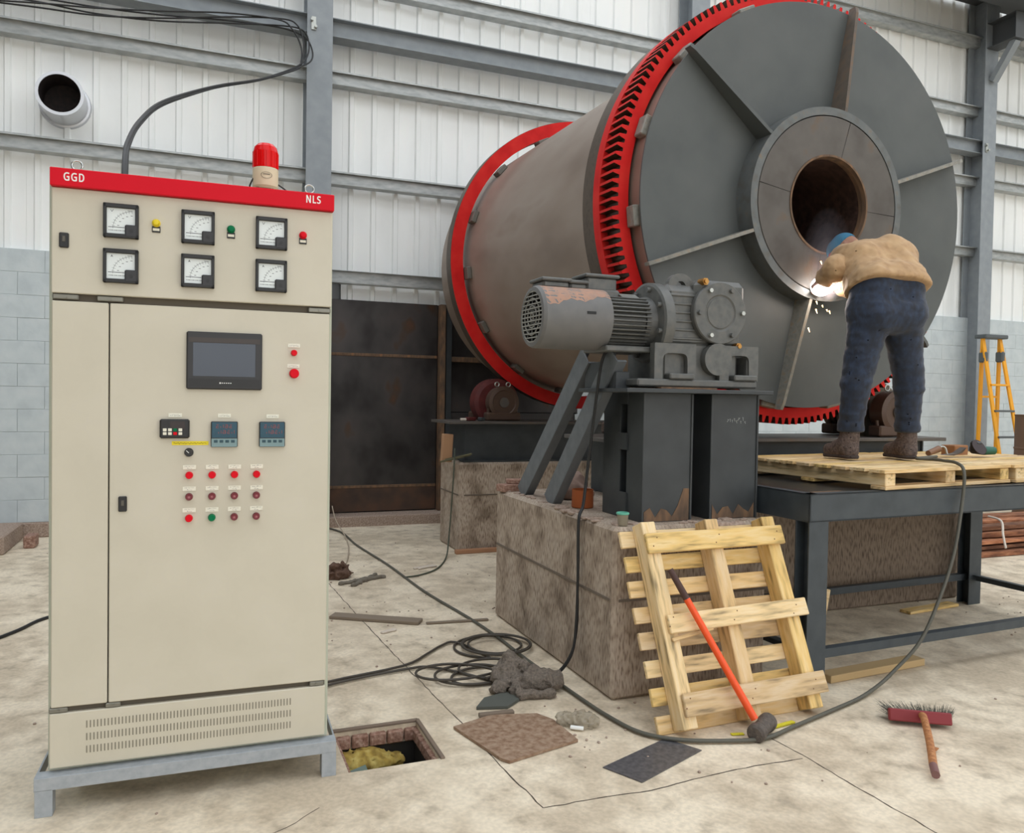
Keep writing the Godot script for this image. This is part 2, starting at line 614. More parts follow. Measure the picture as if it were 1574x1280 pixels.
# ------------------------------------------------------------------ hall
func build_hall() -> void:
	var white: Material = mats["painted cladding"]
	var blue: Material = mats["blue grey wall paint"]
	var w := thing("wall_back", "white ribbed metal wall over pale blue masonry behind the drum", "wall", Vector3.ZERO, "", "structure")
	piece("backing", v(6, 4.6, -9.55), v(26, 9.2, 0.2), plain("wall core", c8(150, 152, 152), 0.8), w)
	# cladding sheets, four ribs each
	var sheets := {}
	for k in range(-7, 17):
		var x0 := 1.55 + 1.056 * k
		var y0 := 2.9
		if x0 > 1.2 and x0 < 4.3:
			y0 = 2.6
		if not sheets.has(y0):
			var st := B()
			var prof := [Vector2(0, 0)]
			for r in 4:
				var c := 0.1 + 0.264 * r
				for q in [[-0.036, 0.0], [-0.022, 0.026], [0.022, 0.026], [0.036, 0.0]]:
					prof.append(Vector2(c + q[0], q[1]))
			prof.append(Vector2(1.055, 0))
			for i in prof.size() - 1:
				var p: Vector2 = prof[i]
				var q: Vector2 = prof[i + 1]
				face(st, [v(p.x, y0, p.y), v(q.x, y0, q.y), v(q.x, 9.0, q.y), v(p.x, 9.0, p.y)], v(p.y - q.y, 0, q.x - p.x))
			box(st, v(0.528, 0.5 * (y0 + 9.0), -0.012), v(1.054, 9.0 - y0, 0.02))
			sheets[y0] = done(st)
		put("panel", sheets[y0], white, w, T(Basis.IDENTITY, v(x0, 0, -9.36)))
	# masonry
	var rest := B()
	for course in 12:
		var y := 0.15 + 0.23 * course
		var sh := 0.24 * (course % 2)
		for k in range(-13, 30):
			var x := 0.48 * k + sh
			if x + 0.24 > 1.42 and x - 0.24 < 4.55:
				continue
			var seen := (x > -2.9 and x < 1.3) or (x > 9.3 and x < 13.8)
			var c := v(x, y + 0.115, -9.345 + rng.randf_range(-0.002, 0.002))
			if seen:
				piece("block", c, v(0.478, 0.2285, 0.14), blue, w, 0.003)
			else:
				box(rest, c, v(0.476, 0.226, 0.14))
	var o := obj("block_work", rest, blue, w)
	o.set_meta("kind", "stuff")
	piece("mortar", v(-2.4, 1.5, -9.36), v(7.4, 2.76, 0.15), plain("painted joint", c8(192, 200, 203), 0.8), w)
	piece("mortar", v(11.3, 1.5, -9.36), v(13.4, 2.76, 0.15), mats["painted joint"], w)
	piece("plinth", v(-2.4, 0.075, -9.33), v(7.4, 0.15, 0.2), mats["rubble"], w, 0.01)
	piece("plinth", v(11.3, 0.075, -9.33), v(13.4, 0.15, 0.2), mats["rubble"], w, 0.01)
	# girts: Z purlins with the upper flange towards the room
	var gz: Material = mats["galvanised girt"]
	for y in [4.02, 5.14, 6.25, 7.345, 8.4]:
		var st := B()
		box(st, v(6, y - 0.065, -9.2), v(25.6, 0.13, 0.006))
		box(st, v(6, y, -9.175), v(25.6, 0.006, 0.056))
		box(st, v(6, y - 0.008, -9.149), v(25.6, 0.016, 0.006))
		box(st, v(6, y - 0.13, -9.265), v(25.6, 0.006, 0.13))
		obj("girt", st, gz, w)
	var st2 := B()
	box(st2, v(3.0, 2.845, -9.2), v(3.4, 0.13, 0.006))
	box(st2, v(3.0, 2.91, -9.175), v(3.4, 0.006, 0.056))
	box(st2, v(3.0, 2.78, -9.265), v(3.4, 0.006, 0.13))
	obj("girt", st2, gz, w)
	# tie beam
	var col: Material = mats["steel column paint"]
	var tb := B()
	box(tb, v(6, 5.676, -9.15), v(25.6, 0.01, 0.2))
	box(tb, v(6, 5.48, -9.15), v(25.6, 0.01, 0.2))
	box(tb, v(6, 5.578, -9.13), v(25.6, 0.19, 0.008))
	tag(obj("trim_1", tb, col), "long grey steel beam running along the white wall between columns", "beam", "", "structure")
	# columns
	var cn := ["grey steel column behind the cabinet's beacon", "grey steel column mostly hidden behind the top of the drum", "grey steel column behind the yellow ladder, carrying a bracket"]
	for i in 3:
		var x: float = [1.232, 6.17, 11.6][i]
		var cs := B()
		box(cs, v(0, 4.5, 0), v(0.276, 9.0, 0.014))
		box(cs, v(0, 4.5, -0.3), v(0.276, 9.0, 0.014))
		box(cs, v(0, 4.5, -0.15), v(0.01, 9.0, 0.29))
		var c := thing("column", cn[i], "column", v(x, 0, -9.0), "", "structure")
		obj("shaft", cs, col, c)
		var pl := B()
		box(pl, v(-0.07, 5.55, 0.012), v(0.05, 0.14, 0.02))
		for q in [[-0.09, 5.58], [-0.05, 5.51]]:
			cyl(pl, v(q[0], q[1], 0.0), v(q[0], q[1], 0.05), 0.016, -1, 6)
		obj("cleat", pl, mats["zinc"], c)
		if i == 2:
			var cb := B()
			box(cb, v(0, 7.47, 0.24), v(0.24, 0.014, 0.46))
			box(cb, v(0, 7.09, 0.24), v(0.24, 0.014, 0.46))
			box(cb, v(0, 7.28, 0.24), v(0.012, 0.36, 0.46))
			box(cb, v(0, 7.28, 0.47), v(0.24, 0.39, 0.014))
			obj("corbel", cb, plain("shaded corbel paint", c8(78, 81, 83), 0.55), c)  # darker than the column, shade under the roof put into the colour
			var br := B()
			var d := v(0, 0.5, 0.36)
			box(br, v(0, 6.84, 0.22), v(0.12, d.length(), 0.09), frame(Vector3.ZERO, d))
			obj("brace", br, col, c)
	var rw := B()
	box(rw, v(14.0, 7.49, -8.4), v(8.0, 0.014, 0.3))
	box(rw, v(14.0, 7.89, -8.4), v(8.0, 0.014, 0.3))
	box(rw, v(14.0, 7.69, -8.4), v(8.0, 0.4, 0.012))
	box(rw, v(13.5, 7.92, -8.7), v(10.8, 0.03, 1.2))  # deck added to keep skylight off the wall and shade it
	tag(obj("trim_2", rw, mats["shaded corbel paint"]), "grey runway beam with an added shade deck resting on the bracket at the top right", "beam", "", "structure")
	# door of dark steel plates
	var d := thing("door_1", "tall dark rusty steel plate door left of the drum", "door", v(0, 0, -9.3), "", "structure")
	var dp: Material = mats["door plate"]
	for q in [[1.38, 2.70, 0.13, 0.42], [1.38, 2.70, 0.43, 1.965], [1.38, 2.70, 1.975, 2.6], [2.87, 4.62, 0.13, 1.3], [2.87, 4.62, 1.31, 2.6]]:
		piece("plate", v(0.5 * (q[0] + q[1]), 0.5 * (q[2] + q[3]), 0), v(q[1] - q[0], q[3] - q[2], 0.02), dp, d, 0.003)
	piece("rust_plate", v(2.04, 0.28, 0.011), v(1.32, 0.29, 0.004), mottled("rusty kick plate", [[0.0, c8(62, 50, 44)], [0.5, c8(84, 63, 50)], [1.0, c8(106, 74, 54)]], 0.75, 0.1, v(0.7, 0.7, 0.7), 0.015), d, 0.001)
	for y in [1.97, 0.425]:
		piece("seam_bar", v(2.04, y, 0.012), v(1.32, 0.035, 0.012), mats["rust streak"], d, 0.004)
	piece("post", v(2.745, 1.36, 0.05), v(0.07, 2.48, 0.1), mats["rust streak"], d, 0.004)
	piece("post", v(2.83, 1.36, 0.04), v(0.07, 2.48, 0.08), mats["slate paint"], d, 0.004)
	piece("rail", v(3.7, 1.95, 0.03), v(1.7, 0.06, 0.05), mats["rust streak"], d, 0.004)
	piece("backing", v(3.0, 1.3, -0.09), v(3.4, 2.6, 0.12), mats["pit black"], d)
	piece("sill", v(3.0, 0.05, 0.12), v(3.24, 0.14, 0.34), mats["rubble"], d, 0.012)
	# side walls, ceiling with skylight strips, front wall with a wide gate
	var wl := thing("wall_left", "side wall of the hall out of view on the left", "wall", Vector3.ZERO, "", "structure")
	piece("sheet", v(-7.0, 4.6, 1.0), v(0.2, 9.2, 21.2), plain("dark side wall", c8(96, 98, 100), 0.8), wl)
	var wr := thing("wall_right", "side wall of the hall out of view on the right", "wall", Vector3.ZERO, "", "structure")
	piece("sheet", v(19.0, 4.6, 1.0), v(0.2, 9.2, 21.2), white, wr)
	var wf := thing("wall_front", "front wall of the hall with its wide open gate behind the camera", "wall", Vector3.ZERO, "", "structure")
	piece("sheet", v(6, 8.1, 11.5), v(26.0, 2.2, 0.2), white, wf)
	piece("sheet", v(-5.5, 3.5, 11.5), v(3.0, 7.0, 0.2), white, wf)
	piece("sheet", v(17.5, 3.5, 11.5), v(3.0, 7.0, 0.2), white, wf)
	var ce := thing("ceiling", "pale metal roof with open skylight strips above the hall", "ceiling", Vector3.ZERO, "", "structure")
	for q in [[-9.7, -9.4], [-6.6, -5.7], [-3.0, -2.0], [1.0, 2.4], [5.2, 7.0], [9.8, 11.7]]:
		piece("sheet", v(6, 9.3, 0.5 * (q[0] + q[1])), v(26.4, 0.2, q[1] - q[0]), white, ce)
	# short pipe through the wall
	var p := thing("wall_pipe", "short open steel pipe stub sticking out of the white wall", "pipe", v(-1.275, 4.42, -9.36))
	var ps := B()
	lathe(ps, [Vector2(0.19, 0.0), Vector2(0.215, 0.0), Vector2(0.215, 0.36), Vector2(0.185, 0.36), Vector2(0.185, -0.2)], T(along_z(), Vector3.ZERO), 36)
	obj("tube", ps, plain("bright pipe", c8(206, 208, 212), 0.32, 0.5), p)
	var pin := B()
	lathe(pin, [Vector2(0.184, 0.35), Vector2(0.184, 0.05), Vector2(0.0, 0.05)], T(along_z(), Vector3.ZERO), 36)
	obj("lining", pin, mottled("soot lining", [[0.0, c8(26, 22, 24)], [1.0, c8(52, 40, 36)]], 0.8, 0.1, v(3, 3, 3)), p)  # bore coloured near black to stand for deep shade in the pipe
	var pf := B()
	lathe(pf, [Vector2(0.215, 0.0), Vector2(0.245, 0.0), Vector2(0.235, 0.03), Vector2(0.215, 0.035)], T(along_z(), Vector3.ZERO), 36)
	obj("weld_collar", pf, mats["bright pipe"], p)


# ------------------------------------------------------------------ floor
func build_floor() -> void:
	var fm: Material = mats["floor"]
	var f := thing("floor", "worn beige concrete floor with saw cut joints", "floor", Vector3.ZERO, "", "structure")
	# pit opening: x 0.57..0.95, z -3.53..-3.13
	for q in [[-7, 0.57, -9.7, 11.7], [0.95, 19, -9.7, 11.7], [0.57, 0.95, -9.7, -3.53], [0.57, 0.95, -3.13, 11.7]]:
		piece("slab", v(0.5 * (q[0] + q[1]), -0.1, 0.5 * (q[2] + q[3])), v(q[1] - q[0], 0.2, q[3] - q[2]), fm, f)
	var dk := plain("joint dirt", c8(86, 76, 66), 0.95)
	var lines := [
		[[0.97, -7.4], [0.985, -6.3], [1.03, -5.25], [1.088, -4.23], [1.143, -3.4], [1.152, -3.17], [1.168, -2.85], [1.19, -2.62]],
		[[1.19, -2.62], [1.36, -2.615], [1.63, -2.6], [1.88, -2.62], [2.1, -2.63], [2.38, -2.62]],
		[[2.38, -2.95], [2.41, -2.6], [2.405, -2.4], [2.42, -2.0], [2.44, -1.4]],
		[[0.4, -5.36], [0.83, -5.4], [1.39, -5.03], [1.86, -4.98]],
		[[-0.17, -2.85], [-0.1, -2.72], [-0.11, -2.55], [-0.06, -2.35]],
		[[-0.02, -2.62], [0.13, -2.74], [0.3, -2.8], [0.42, -2.9]],
		[[5.2, -3.2], [6.4, -3.3], [8.0, -3.4], [11.0, -3.5]]]
	for li in lines.size():
		var st := B()
		var prev := Vector3.ZERO
		var wdt := 0.006 if li < 4 else 0.004
		for i in lines[li].size() - 1:
			var a := v(lines[li][i][0], 0.0006, lines[li][i][1])
			var b := v(lines[li][i + 1][0], 0.0006, lines[li][i + 1][1])
			var n := int(a.distance_to(b) / 0.05) + 1
			var last := a if i == 0 else prev
			for k in range(1, n + 1):
				var q := a.lerp(b, float(k) / n) + v(rng.randf_range(-1, 1), 0, rng.randf_range(-1, 1)) * 0.004
				var sd := (q - last).cross(Vector3.UP).normalized() * wdt * rng.randf_range(0.35, 0.6)
				face(st, [last - sd, last + sd, q + sd, q - sd], Vector3.UP)
				last = q
			prev = last
		obj("joint", st, dk, f)
	# pit
	var p := thing("floor_pit", "open square pit in the floor lined with red bricks", "pit", Vector3.ZERO, "", "structure")
	var br: Material = mats["brick red"]
	for row in 1:
		for k in 5:
			piece("brick", v(0.61 + 0.08 * k - 0.02 * row, -0.05 - 0.062 * row, -3.56), v(0.074, 0.056, 0.11), br, p, 0.006)
			piece("brick", v(0.985, -0.05 - 0.062 * row, -3.49 + 0.08 * k + 0.02 * row), v(0.11, 0.056, 0.074), br, p, 0.006)
			piece("brick", v(0.535, -0.05 - 0.062 * row, -3.49 + 0.08 * k), v(0.11, 0.056, 0.074), br, p, 0.006)
	piece("rim", v(0.957, 0.003, -3.33), v(0.02, 0.012, 0.42), plain("rim mortar", c8(120, 104, 90), 0.95), p, 0.003)
	piece("rim", v(0.76, 0.003, -3.535), v(0.4, 0.012, 0.02), mats["rim mortar"], p, 0.003)
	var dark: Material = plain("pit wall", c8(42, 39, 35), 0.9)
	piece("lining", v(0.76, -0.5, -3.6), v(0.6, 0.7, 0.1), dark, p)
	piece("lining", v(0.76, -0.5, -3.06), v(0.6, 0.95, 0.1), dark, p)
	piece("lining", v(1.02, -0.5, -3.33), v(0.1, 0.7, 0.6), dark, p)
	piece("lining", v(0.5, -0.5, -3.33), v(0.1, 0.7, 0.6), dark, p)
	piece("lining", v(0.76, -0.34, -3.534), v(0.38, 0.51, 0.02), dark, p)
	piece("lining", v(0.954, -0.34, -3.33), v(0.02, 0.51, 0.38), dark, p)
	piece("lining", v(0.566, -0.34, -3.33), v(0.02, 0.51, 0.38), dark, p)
	piece("water", v(0.76, -0.55, -3.33), v(0.5, 0.02, 0.5), plain("pit water", c8(40, 48, 50), 0.06), p)
	var fo := B()
	var bones := []
	for k in 9:
		bones.append([v(0.575 + 0.035 * k, -0.125 - 0.012 * sin(k * 1.1), -3.49), v(0.585 + 0.035 * k, -0.13, -3.44), 0.05 - 0.005 * absf(k - 2), 0.045 - 0.0035 * k])
	blob(fo, bones, 0.011, 0.03, [], 0.02, v(30.0, 30.0, 30.0))
	tag(obj("foam_lump", fo, mottled("yellow foam", [[0.0, c8(96, 74, 30)], [0.5, c8(162, 136, 62)], [1.0, c8(206, 190, 120)]], 0.9, 0.0, v(3, 3, 3), 0.02)), "yellow foam lump bulging under the brick edge of the pit", "foam")
	var gp := B()
	box(gp, v(0, 0, 0), v(0.13, 0.16, 0.006), Basis.IDENTITY, 0.002)
	tag(obj("pit_scrap", gp, plain("green scrap", c8(92, 110, 100), 0.5), null, T(rot(Vector3.RIGHT, -50) * rot(Vector3.BACK, 14), v(0.62, -0.1, -3.19))), "small grey green sheet scrap standing in the pit corner", "scrap sheet")


# ------------------------------------------------------------------ foundations
func build_blocks() -> void:
	var cm: Material = mats["cast concrete"]
	var a := thing("foundation_block", "concrete foundation block carrying the motor stand, in front of the drum", "concrete block")
	piece("block", v(2.3875, 0.432, -4.27), v(0.935, 0.864, 1.66), cm, a, 0.018)
	piece("pour_joint", v(1.917, 0.5, -4.27), v(0.006, 0.012, 1.6), plain("pour line", c8(112, 100, 88), 0.95), a)
	piece("pour_joint", v(2.4, 0.5, -3.437), v(0.9, 0.012, 0.006), mats["pour line"], a)
	# crumbled mortar bed along the edges of the top
	var st := B()
	for k in 34:
		var p := v(1.93 + rng.randf() * 0.07, 0.866, -3.5 - 1.5 * rng.randf())
		if k > 20:
			p = v(1.95 + rng.randf() * 0.9, 0.866, -3.47 - rng.randf() * 0.05)
		box(st, p, v(rng.randf_range(0.02, 0.07), rng.randf_range(0.008, 0.022), rng.randf_range(0.02, 0.06)), rot(Vector3.UP, rng.randf() * 90), 0.006)
	var o := obj("mortar_crumbs", st, mats["rubble"], a)
	o.set_meta("kind", "stuff")
	var b := thing("foundation_block", "long dark concrete foundation block under the table and drum front", "concrete block")
	piece("block", v(4.195, 0.432, -4.76), v(2.66, 0.864, 0.66), mats["dark concrete"], b, 0.015)
	var c := thing("foundation_block", "concrete foundation block under the rear rollers beside the dark door", "concrete block")
	piece("block", v(3.85, 0.432, -7.58), v(3.0, 0.864, 0.64), cm, c, 0.018)
	piece("pour_joint", v(2.348, 0.55, -7.58), v(0.006, 0.012, 0.6), mats["pour line"], c)
	piece("pour_joint", v(3.0, 0.55, -7.257), v(1.2, 0.012, 0.006), mats["pour line"], c)
	piece("timber_strip", v(2.8, 0.02, -7.2), v(1.0, 0.04, 0.06), plain("orange timber", c8(170, 126, 94), 0.8), c, 0.005)
	# steel base beams and roller sets
	roller_base("roller_base", "dark steel base beam on the rear block with the rear rollers", v(3.85, 0.864, -7.6), 3.2, -0.02)
	roller_base("roller_base", "dark steel base beam under the drum front behind the worker", v(3.85, 0.852, -4.72), 2.9, 0.0)
	for q in [[-1.0, -7.685, "red support roller under the left of the rear ring", 0.0], [1.0, -7.685, "red support roller under the right of the rear ring", 0.0], [-1.0, -4.715, "support roller under the front tyre behind the gear motor", 0.0], [0.99, -4.715, "support roller under the front tyre behind the worker's legs", 0.0]]:
		var t := thing("support_roller", q[2], "roller", v(3.85 + q[0], 1.268 if q[1] < -7 else 1.256, q[1]), "support rollers under the drum")
		var y := 0.18
		var wst := B()
		lathe(wst, [Vector2(0.06, -0.09), Vector2(0.2, -0.09), Vector2(0.24, -0.075), Vector2(0.24, 0.075), Vector2(0.2, 0.09), Vector2(0.06, 0.09)], T(along_z(), v(0, y, 0)), 40)
		obj("wheel", wst, mats["dark red primer"] if q[1] < -7 else mats["dark olive"] if mats.has("dark olive") else plain("dark olive", c8(86, 76, 58), 0.55), t)
		for s in [1.0, -1.0]:
			var h := B()
			lathe(h, [Vector2(0.0, -0.08), Vector2(0.15, -0.08), Vector2(0.16, -0.06), Vector2(0.16, 0.05), Vector2(0.125, 0.06), Vector2(0.115, 0.05), Vector2(0.0, 0.05)], T(along_z(), v(0, y, 0.24 * s)), 32)
			box(h, v(0, 0.04, 0.24 * s), v(0.36, 0.08, 0.12), Basis.IDENTITY, 0.012)
			for e in [-0.15, 0.15]:
				cyl(h, v(e, 0.08, 0.24 * s), v(e, 0.12, 0.24 * s), 0.016, -1, 6)
			obj("bearing_housing", h, mats["bearing brown"] if mats.has("bearing brown") else plain("bearing brown", c8(82, 62, 50), 0.5, 0.2), t)
			for e in [-0.06, 0.06]:
				var ey := B()
				lathe(ey, torus(0.022, 0.006), T(rot(Vector3.RIGHT, 90) * rot(Vector3.BACK, 0), v(e, y + 0.18, 0.24 * s)), 14)
				obj("eyebolt", ey, mats["zinc"], t)
		var ax := B()
		cyl(ax, v(0, y, -0.3), v(0, y, 0.3), 0.05)
		obj("axle", ax, mats["mill scale steel"], t)


func torus(r: float, t: float) -> Array:
	var p := []
	for i in 9:
		var a := TAU * i / 8.0 - PI * 0.5
		p.append(Vector2(r + t * cos(a), t * sin(a)))
	return p


func roller_base(n: String, label: String, at: Vector3, length: float, _k: float) -> void:
	var t := thing(n, label, "steel beam", at)
	var m: Material = mats["slate paint"]
	var st := B()
	box(st, v(0, 0.385, 0), v(length, 0.026, 0.66), Basis.IDENTITY, 0.003)
	obj("top_plate", st, mats["mill scale steel"], t)
	for z in [-0.2, 0.25]:
		var s := B()
		box(s, v(0, 0.19, z), v(length - 0.35, 0.36, 0.014))
		box(s, v(0, 0.008, z), v(length - 0.3, 0.016, 0.14))
		obj("web", s, m, t)
	for x in [-1.0, 1.0]:
		var e := B()
		box(e, v(x * (length - 0.35) * 0.5, 0.19, 0.02), v(0.014, 0.36, 0.5))
		obj("end_plate", e, m, t)


# ------------------------------------------------------------------ drum
func build_drum() -> void:
	# local axis: +z towards the viewer from the drum's front plate at z = -4.262
	var t := thing("rotary_drum", "huge dark grey rotary drum with red ring gear and hollow hub", "rotary drum", v(AX, 2.8, -4.262))
	t.rotation.x = atan(SLOPE)
	var z := along_z()
	var plate: Material = mats["drum plate paint"]
	var st := B()
	lathe(st, [Vector2(1.27, -4.3), Vector2(1.325, -4.3), Vector2(1.325, -0.012)], T(z, Vector3.ZERO), 128)
	obj("shell", st, mats["bare drum shell"], t)
	var ins := B()
	lathe(ins, [Vector2(1.31, -0.02), Vector2(1.31, -4.29)], T(z, Vector3.ZERO), 64)
	lathe(ins, [Vector2(1.31, -4.29), Vector2(0.5, -4.28)], T(z, Vector3.ZERO), 64)
	obj("lining", ins, mats["rusty steel"], t)
	st = B()
	lathe(st, [Vector2(0.31, -0.014), Vector2(1.338, -0.014), Vector2(1.338, 0.0), Vector2(0.31, 0.0), Vector2(0.31, -0.014)], T(z, Vector3.ZERO), 128)
	obj("end_plate", st, plate, t)
	# hub
	st = B()
	lathe(st, [Vector2(0.628, 0.0), Vector2(0.628, 0.144), Vector2(0.577, 0.144), Vector2(0.577, 0.13)], T(z, Vector3.ZERO), 96)
	var hub := obj("hub_ring", st, mottled("hub paint", [[0.0, c8(92, 88, 80)], [0.5, c8(98, 102, 102)], [0.8, c8(106, 108, 106)], [1.0, c8(122, 104, 84)]], 0.5, 0.1, v(1.6, 1.6, 1.6), 0.02), t)
	for k in 4:
		st = B()
		var a0 := deg_to_rad([-1.8, 75.2, 171.2, 261.2][k])
		var a1 := deg_to_rad([74.8, 170.8, 260.8, 357.8][k])
		lathe(st, [Vector2(0.322, 0.1), Vector2(0.571, 0.1), Vector2(0.571, 0.141), Vector2(0.568, 0.144), Vector2(0.322, 0.144), Vector2(0.322, 0.1)], T(Basis(Vector3.RIGHT, Vector3.BACK, Vector3.UP), Vector3.ZERO), 30, a0, a1)
		obj("segment", st, mats["mill scale steel"], hub)
	st = B()
	lathe(st, [Vector2(0.57, 0.05), Vector2(0.577, 0.138)], T(z, Vector3.ZERO), 48)
	lathe(st, [Vector2(0.577, 0.12), Vector2(0.32, 0.12)], T(z, Vector3.ZERO), 48)
	obj("seam_backing", st, mats["pit black"], hub)
	st = B()
	lathe(st, [Vector2(0.324, -0.5), Vector2(0.324, 0.15), Vector2(0.311, 0.15), Vector2(0.306, 0.12), Vector2(0.306, -0.5)], T(z, Vector3.ZERO), 72)
	obj("bore", st, mats["rust streak"], hub)
	st = B()
	lathe(st, [Vector2(0.305, 0.09), Vector2(0.305, -0.75), Vector2(0.0, -0.75)], T(z, Vector3.ZERO), 48)
	obj("bore_lining", st, mottled("bore interior", [[0.0, c8(52, 38, 32)], [1.0, c8(92, 68, 58)]], 0.6, 0.2, v(3, 3, 3)), hub)
	# radial ribs
	for k in 6:
		var a := deg_to_rad(20.0 + 60.0 * k)
		st = B()
		prism(st, [Vector2(0.622, 0.0), Vector2(1.372, 0.0), Vector2(1.372, 0.055), Vector2(1.33, 0.07), Vector2(0.626, 0.142)], 0.022, T(Basis(v(cos(a), sin(a), 0), Vector3.BACK, v(sin(a), -cos(a), 0)), v(cos(a), sin(a), 0) * 0.0 + v(-sin(a), cos(a), 0) * 0.011))
		var rm: Material = plate
		if k == 1:
			rm = mottled("weathered rib", [[0.0, c8(84, 76, 68)], [0.5, c8(100, 90, 80)], [1.0, c8(116, 92, 72)]], 0.7, 0.0, v(2, 2, 2), 0.02)
		elif k == 0 or k == 3 or k == 4:  # paler colour carries the light falling on the bottom rib
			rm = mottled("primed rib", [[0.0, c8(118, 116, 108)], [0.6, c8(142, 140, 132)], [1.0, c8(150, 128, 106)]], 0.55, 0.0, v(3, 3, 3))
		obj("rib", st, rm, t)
	# ring gear
	var g := B()
	lathe(g, [Vector2(1.416, -0.135), Vector2(1.345, -0.135), Vector2(1.345, -0.3)], T(z, Vector3.ZERO), 128)
	var gear := obj("ring_gear", g, mats["red gear paint"], t)
	g = B()
	lathe(g, [Vector2(1.416, -0.3), Vector2(1.416, -0.135)], T(z, Vector3.ZERO), 160)
	obj("tooth_root", g, mats["greasy tooth flank"], gear)
	var red := B()
	var brown := B()
	var n := 160
	var hw := 0.0175
	var tw := 0.0085
	for zz in [-0.135, -0.3]:
		face(red, [v(1.414, -hw, zz), v(1.414, hw, zz), v(1.462, tw, zz), v(1.462, -tw, zz)], v(0, 0, zz + 0.21))
	face(red, [v(1.462, -tw, -0.135), v(1.462, tw, -0.135), v(1.462, tw, -0.3), v(1.462, -tw, -0.3)], Vector3.RIGHT)
	for s in [-1.0, 1.0]:
		face(brown, [v(1.414, hw * s, -0.135), v(1.462, tw * s, -0.135), v(1.462, tw * s, -0.3), v(1.414, hw * s, -0.3)], v(0, s, 0))
	red.generate_normals()
	brown.generate_normals()
	var tooth: ArrayMesh = red.commit()
	brown.commit(tooth)
	tooth.surface_set_material(0, mats["red gear paint"])
	tooth.surface_set_material(1, mats["greasy tooth flank"])
	for k in n:
		put("tooth", tooth, null, gear, T(Basis(Vector3.BACK, TAU * k / n), Vector3.ZERO))
	st = B()
	lathe(st, [Vector2(1.34, -0.385), Vector2(1.464, -0.385), Vector2(1.464, -0.3), Vector2(1.36, -0.3)], T(z, Vector3.ZERO), 160)
	obj("gear_flange", st, mats["red gear paint"], t)
	st = B()
	lathe(st, [Vector2(1.34, -0.55), Vector2(1.456, -0.55), Vector2(1.456, -0.385), Vector2(1.34, -0.385)], T(z, Vector3.ZERO), 160)
	obj("front_tyre", st, mats["tyre tread steel"], t)
	for k in 15:
		var a := deg_to_rad(163.0 + 24.0 * k)
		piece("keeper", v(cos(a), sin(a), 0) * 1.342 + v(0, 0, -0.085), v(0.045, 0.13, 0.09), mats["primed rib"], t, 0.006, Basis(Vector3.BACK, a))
	# rear riding ring; front face at z = -7.62
	var rz := -3.36
	st = B()
	lathe(st, [Vector2(1.5, rz - 0.15), Vector2(1.38, rz - 0.15)], T(z, Vector3.ZERO), 128)
	lathe(st, [Vector2(1.508, rz), Vector2(1.38, rz), Vector2(1.38, rz - 0.15)], T(z, Vector3.ZERO), 128)
	var ring := obj("riding_ring", st, mats["red gear paint"], t)
	st = B()
	lathe(st, [Vector2(1.5, rz - 0.15), Vector2(1.511, rz - 0.14), Vector2(1.511, rz - 0.006), Vector2(1.508, rz)], T(z, Vector3.ZERO), 160)
	obj("tread", st, mats["tyre tread steel"], ring)
	for k in 15:
		var a := deg_to_rad(163.0 + 24.0 * k)
		plain("keeper grey", c8(104, 100, 92), 0.6)
		piece("keeper", v(cos(a), sin(a), 0) * 1.348 + v(0, 0, rz + 0.03), v(0.046, 0.12, 0.13), mats["keeper grey"], t, 0.006, Basis(Vector3.BACK, a))


# ------------------------------------------------------------------ drive: stand, gearbox, motor
func ibeam(st: SurfaceTool, c: Vector3, wx: float, h: float, dz: float) -> void:
	for s in [-1.0, 1.0]:
		box(st, c + v(s * (wx - 0.012) * 0.5, 0, 0), v(0.012, h, dz), Basis.IDENTITY, 0.002)
	box(st, c + v(0, 0, dz * 0.5 - 0.012), v(wx - 0.02, h, 0.01))


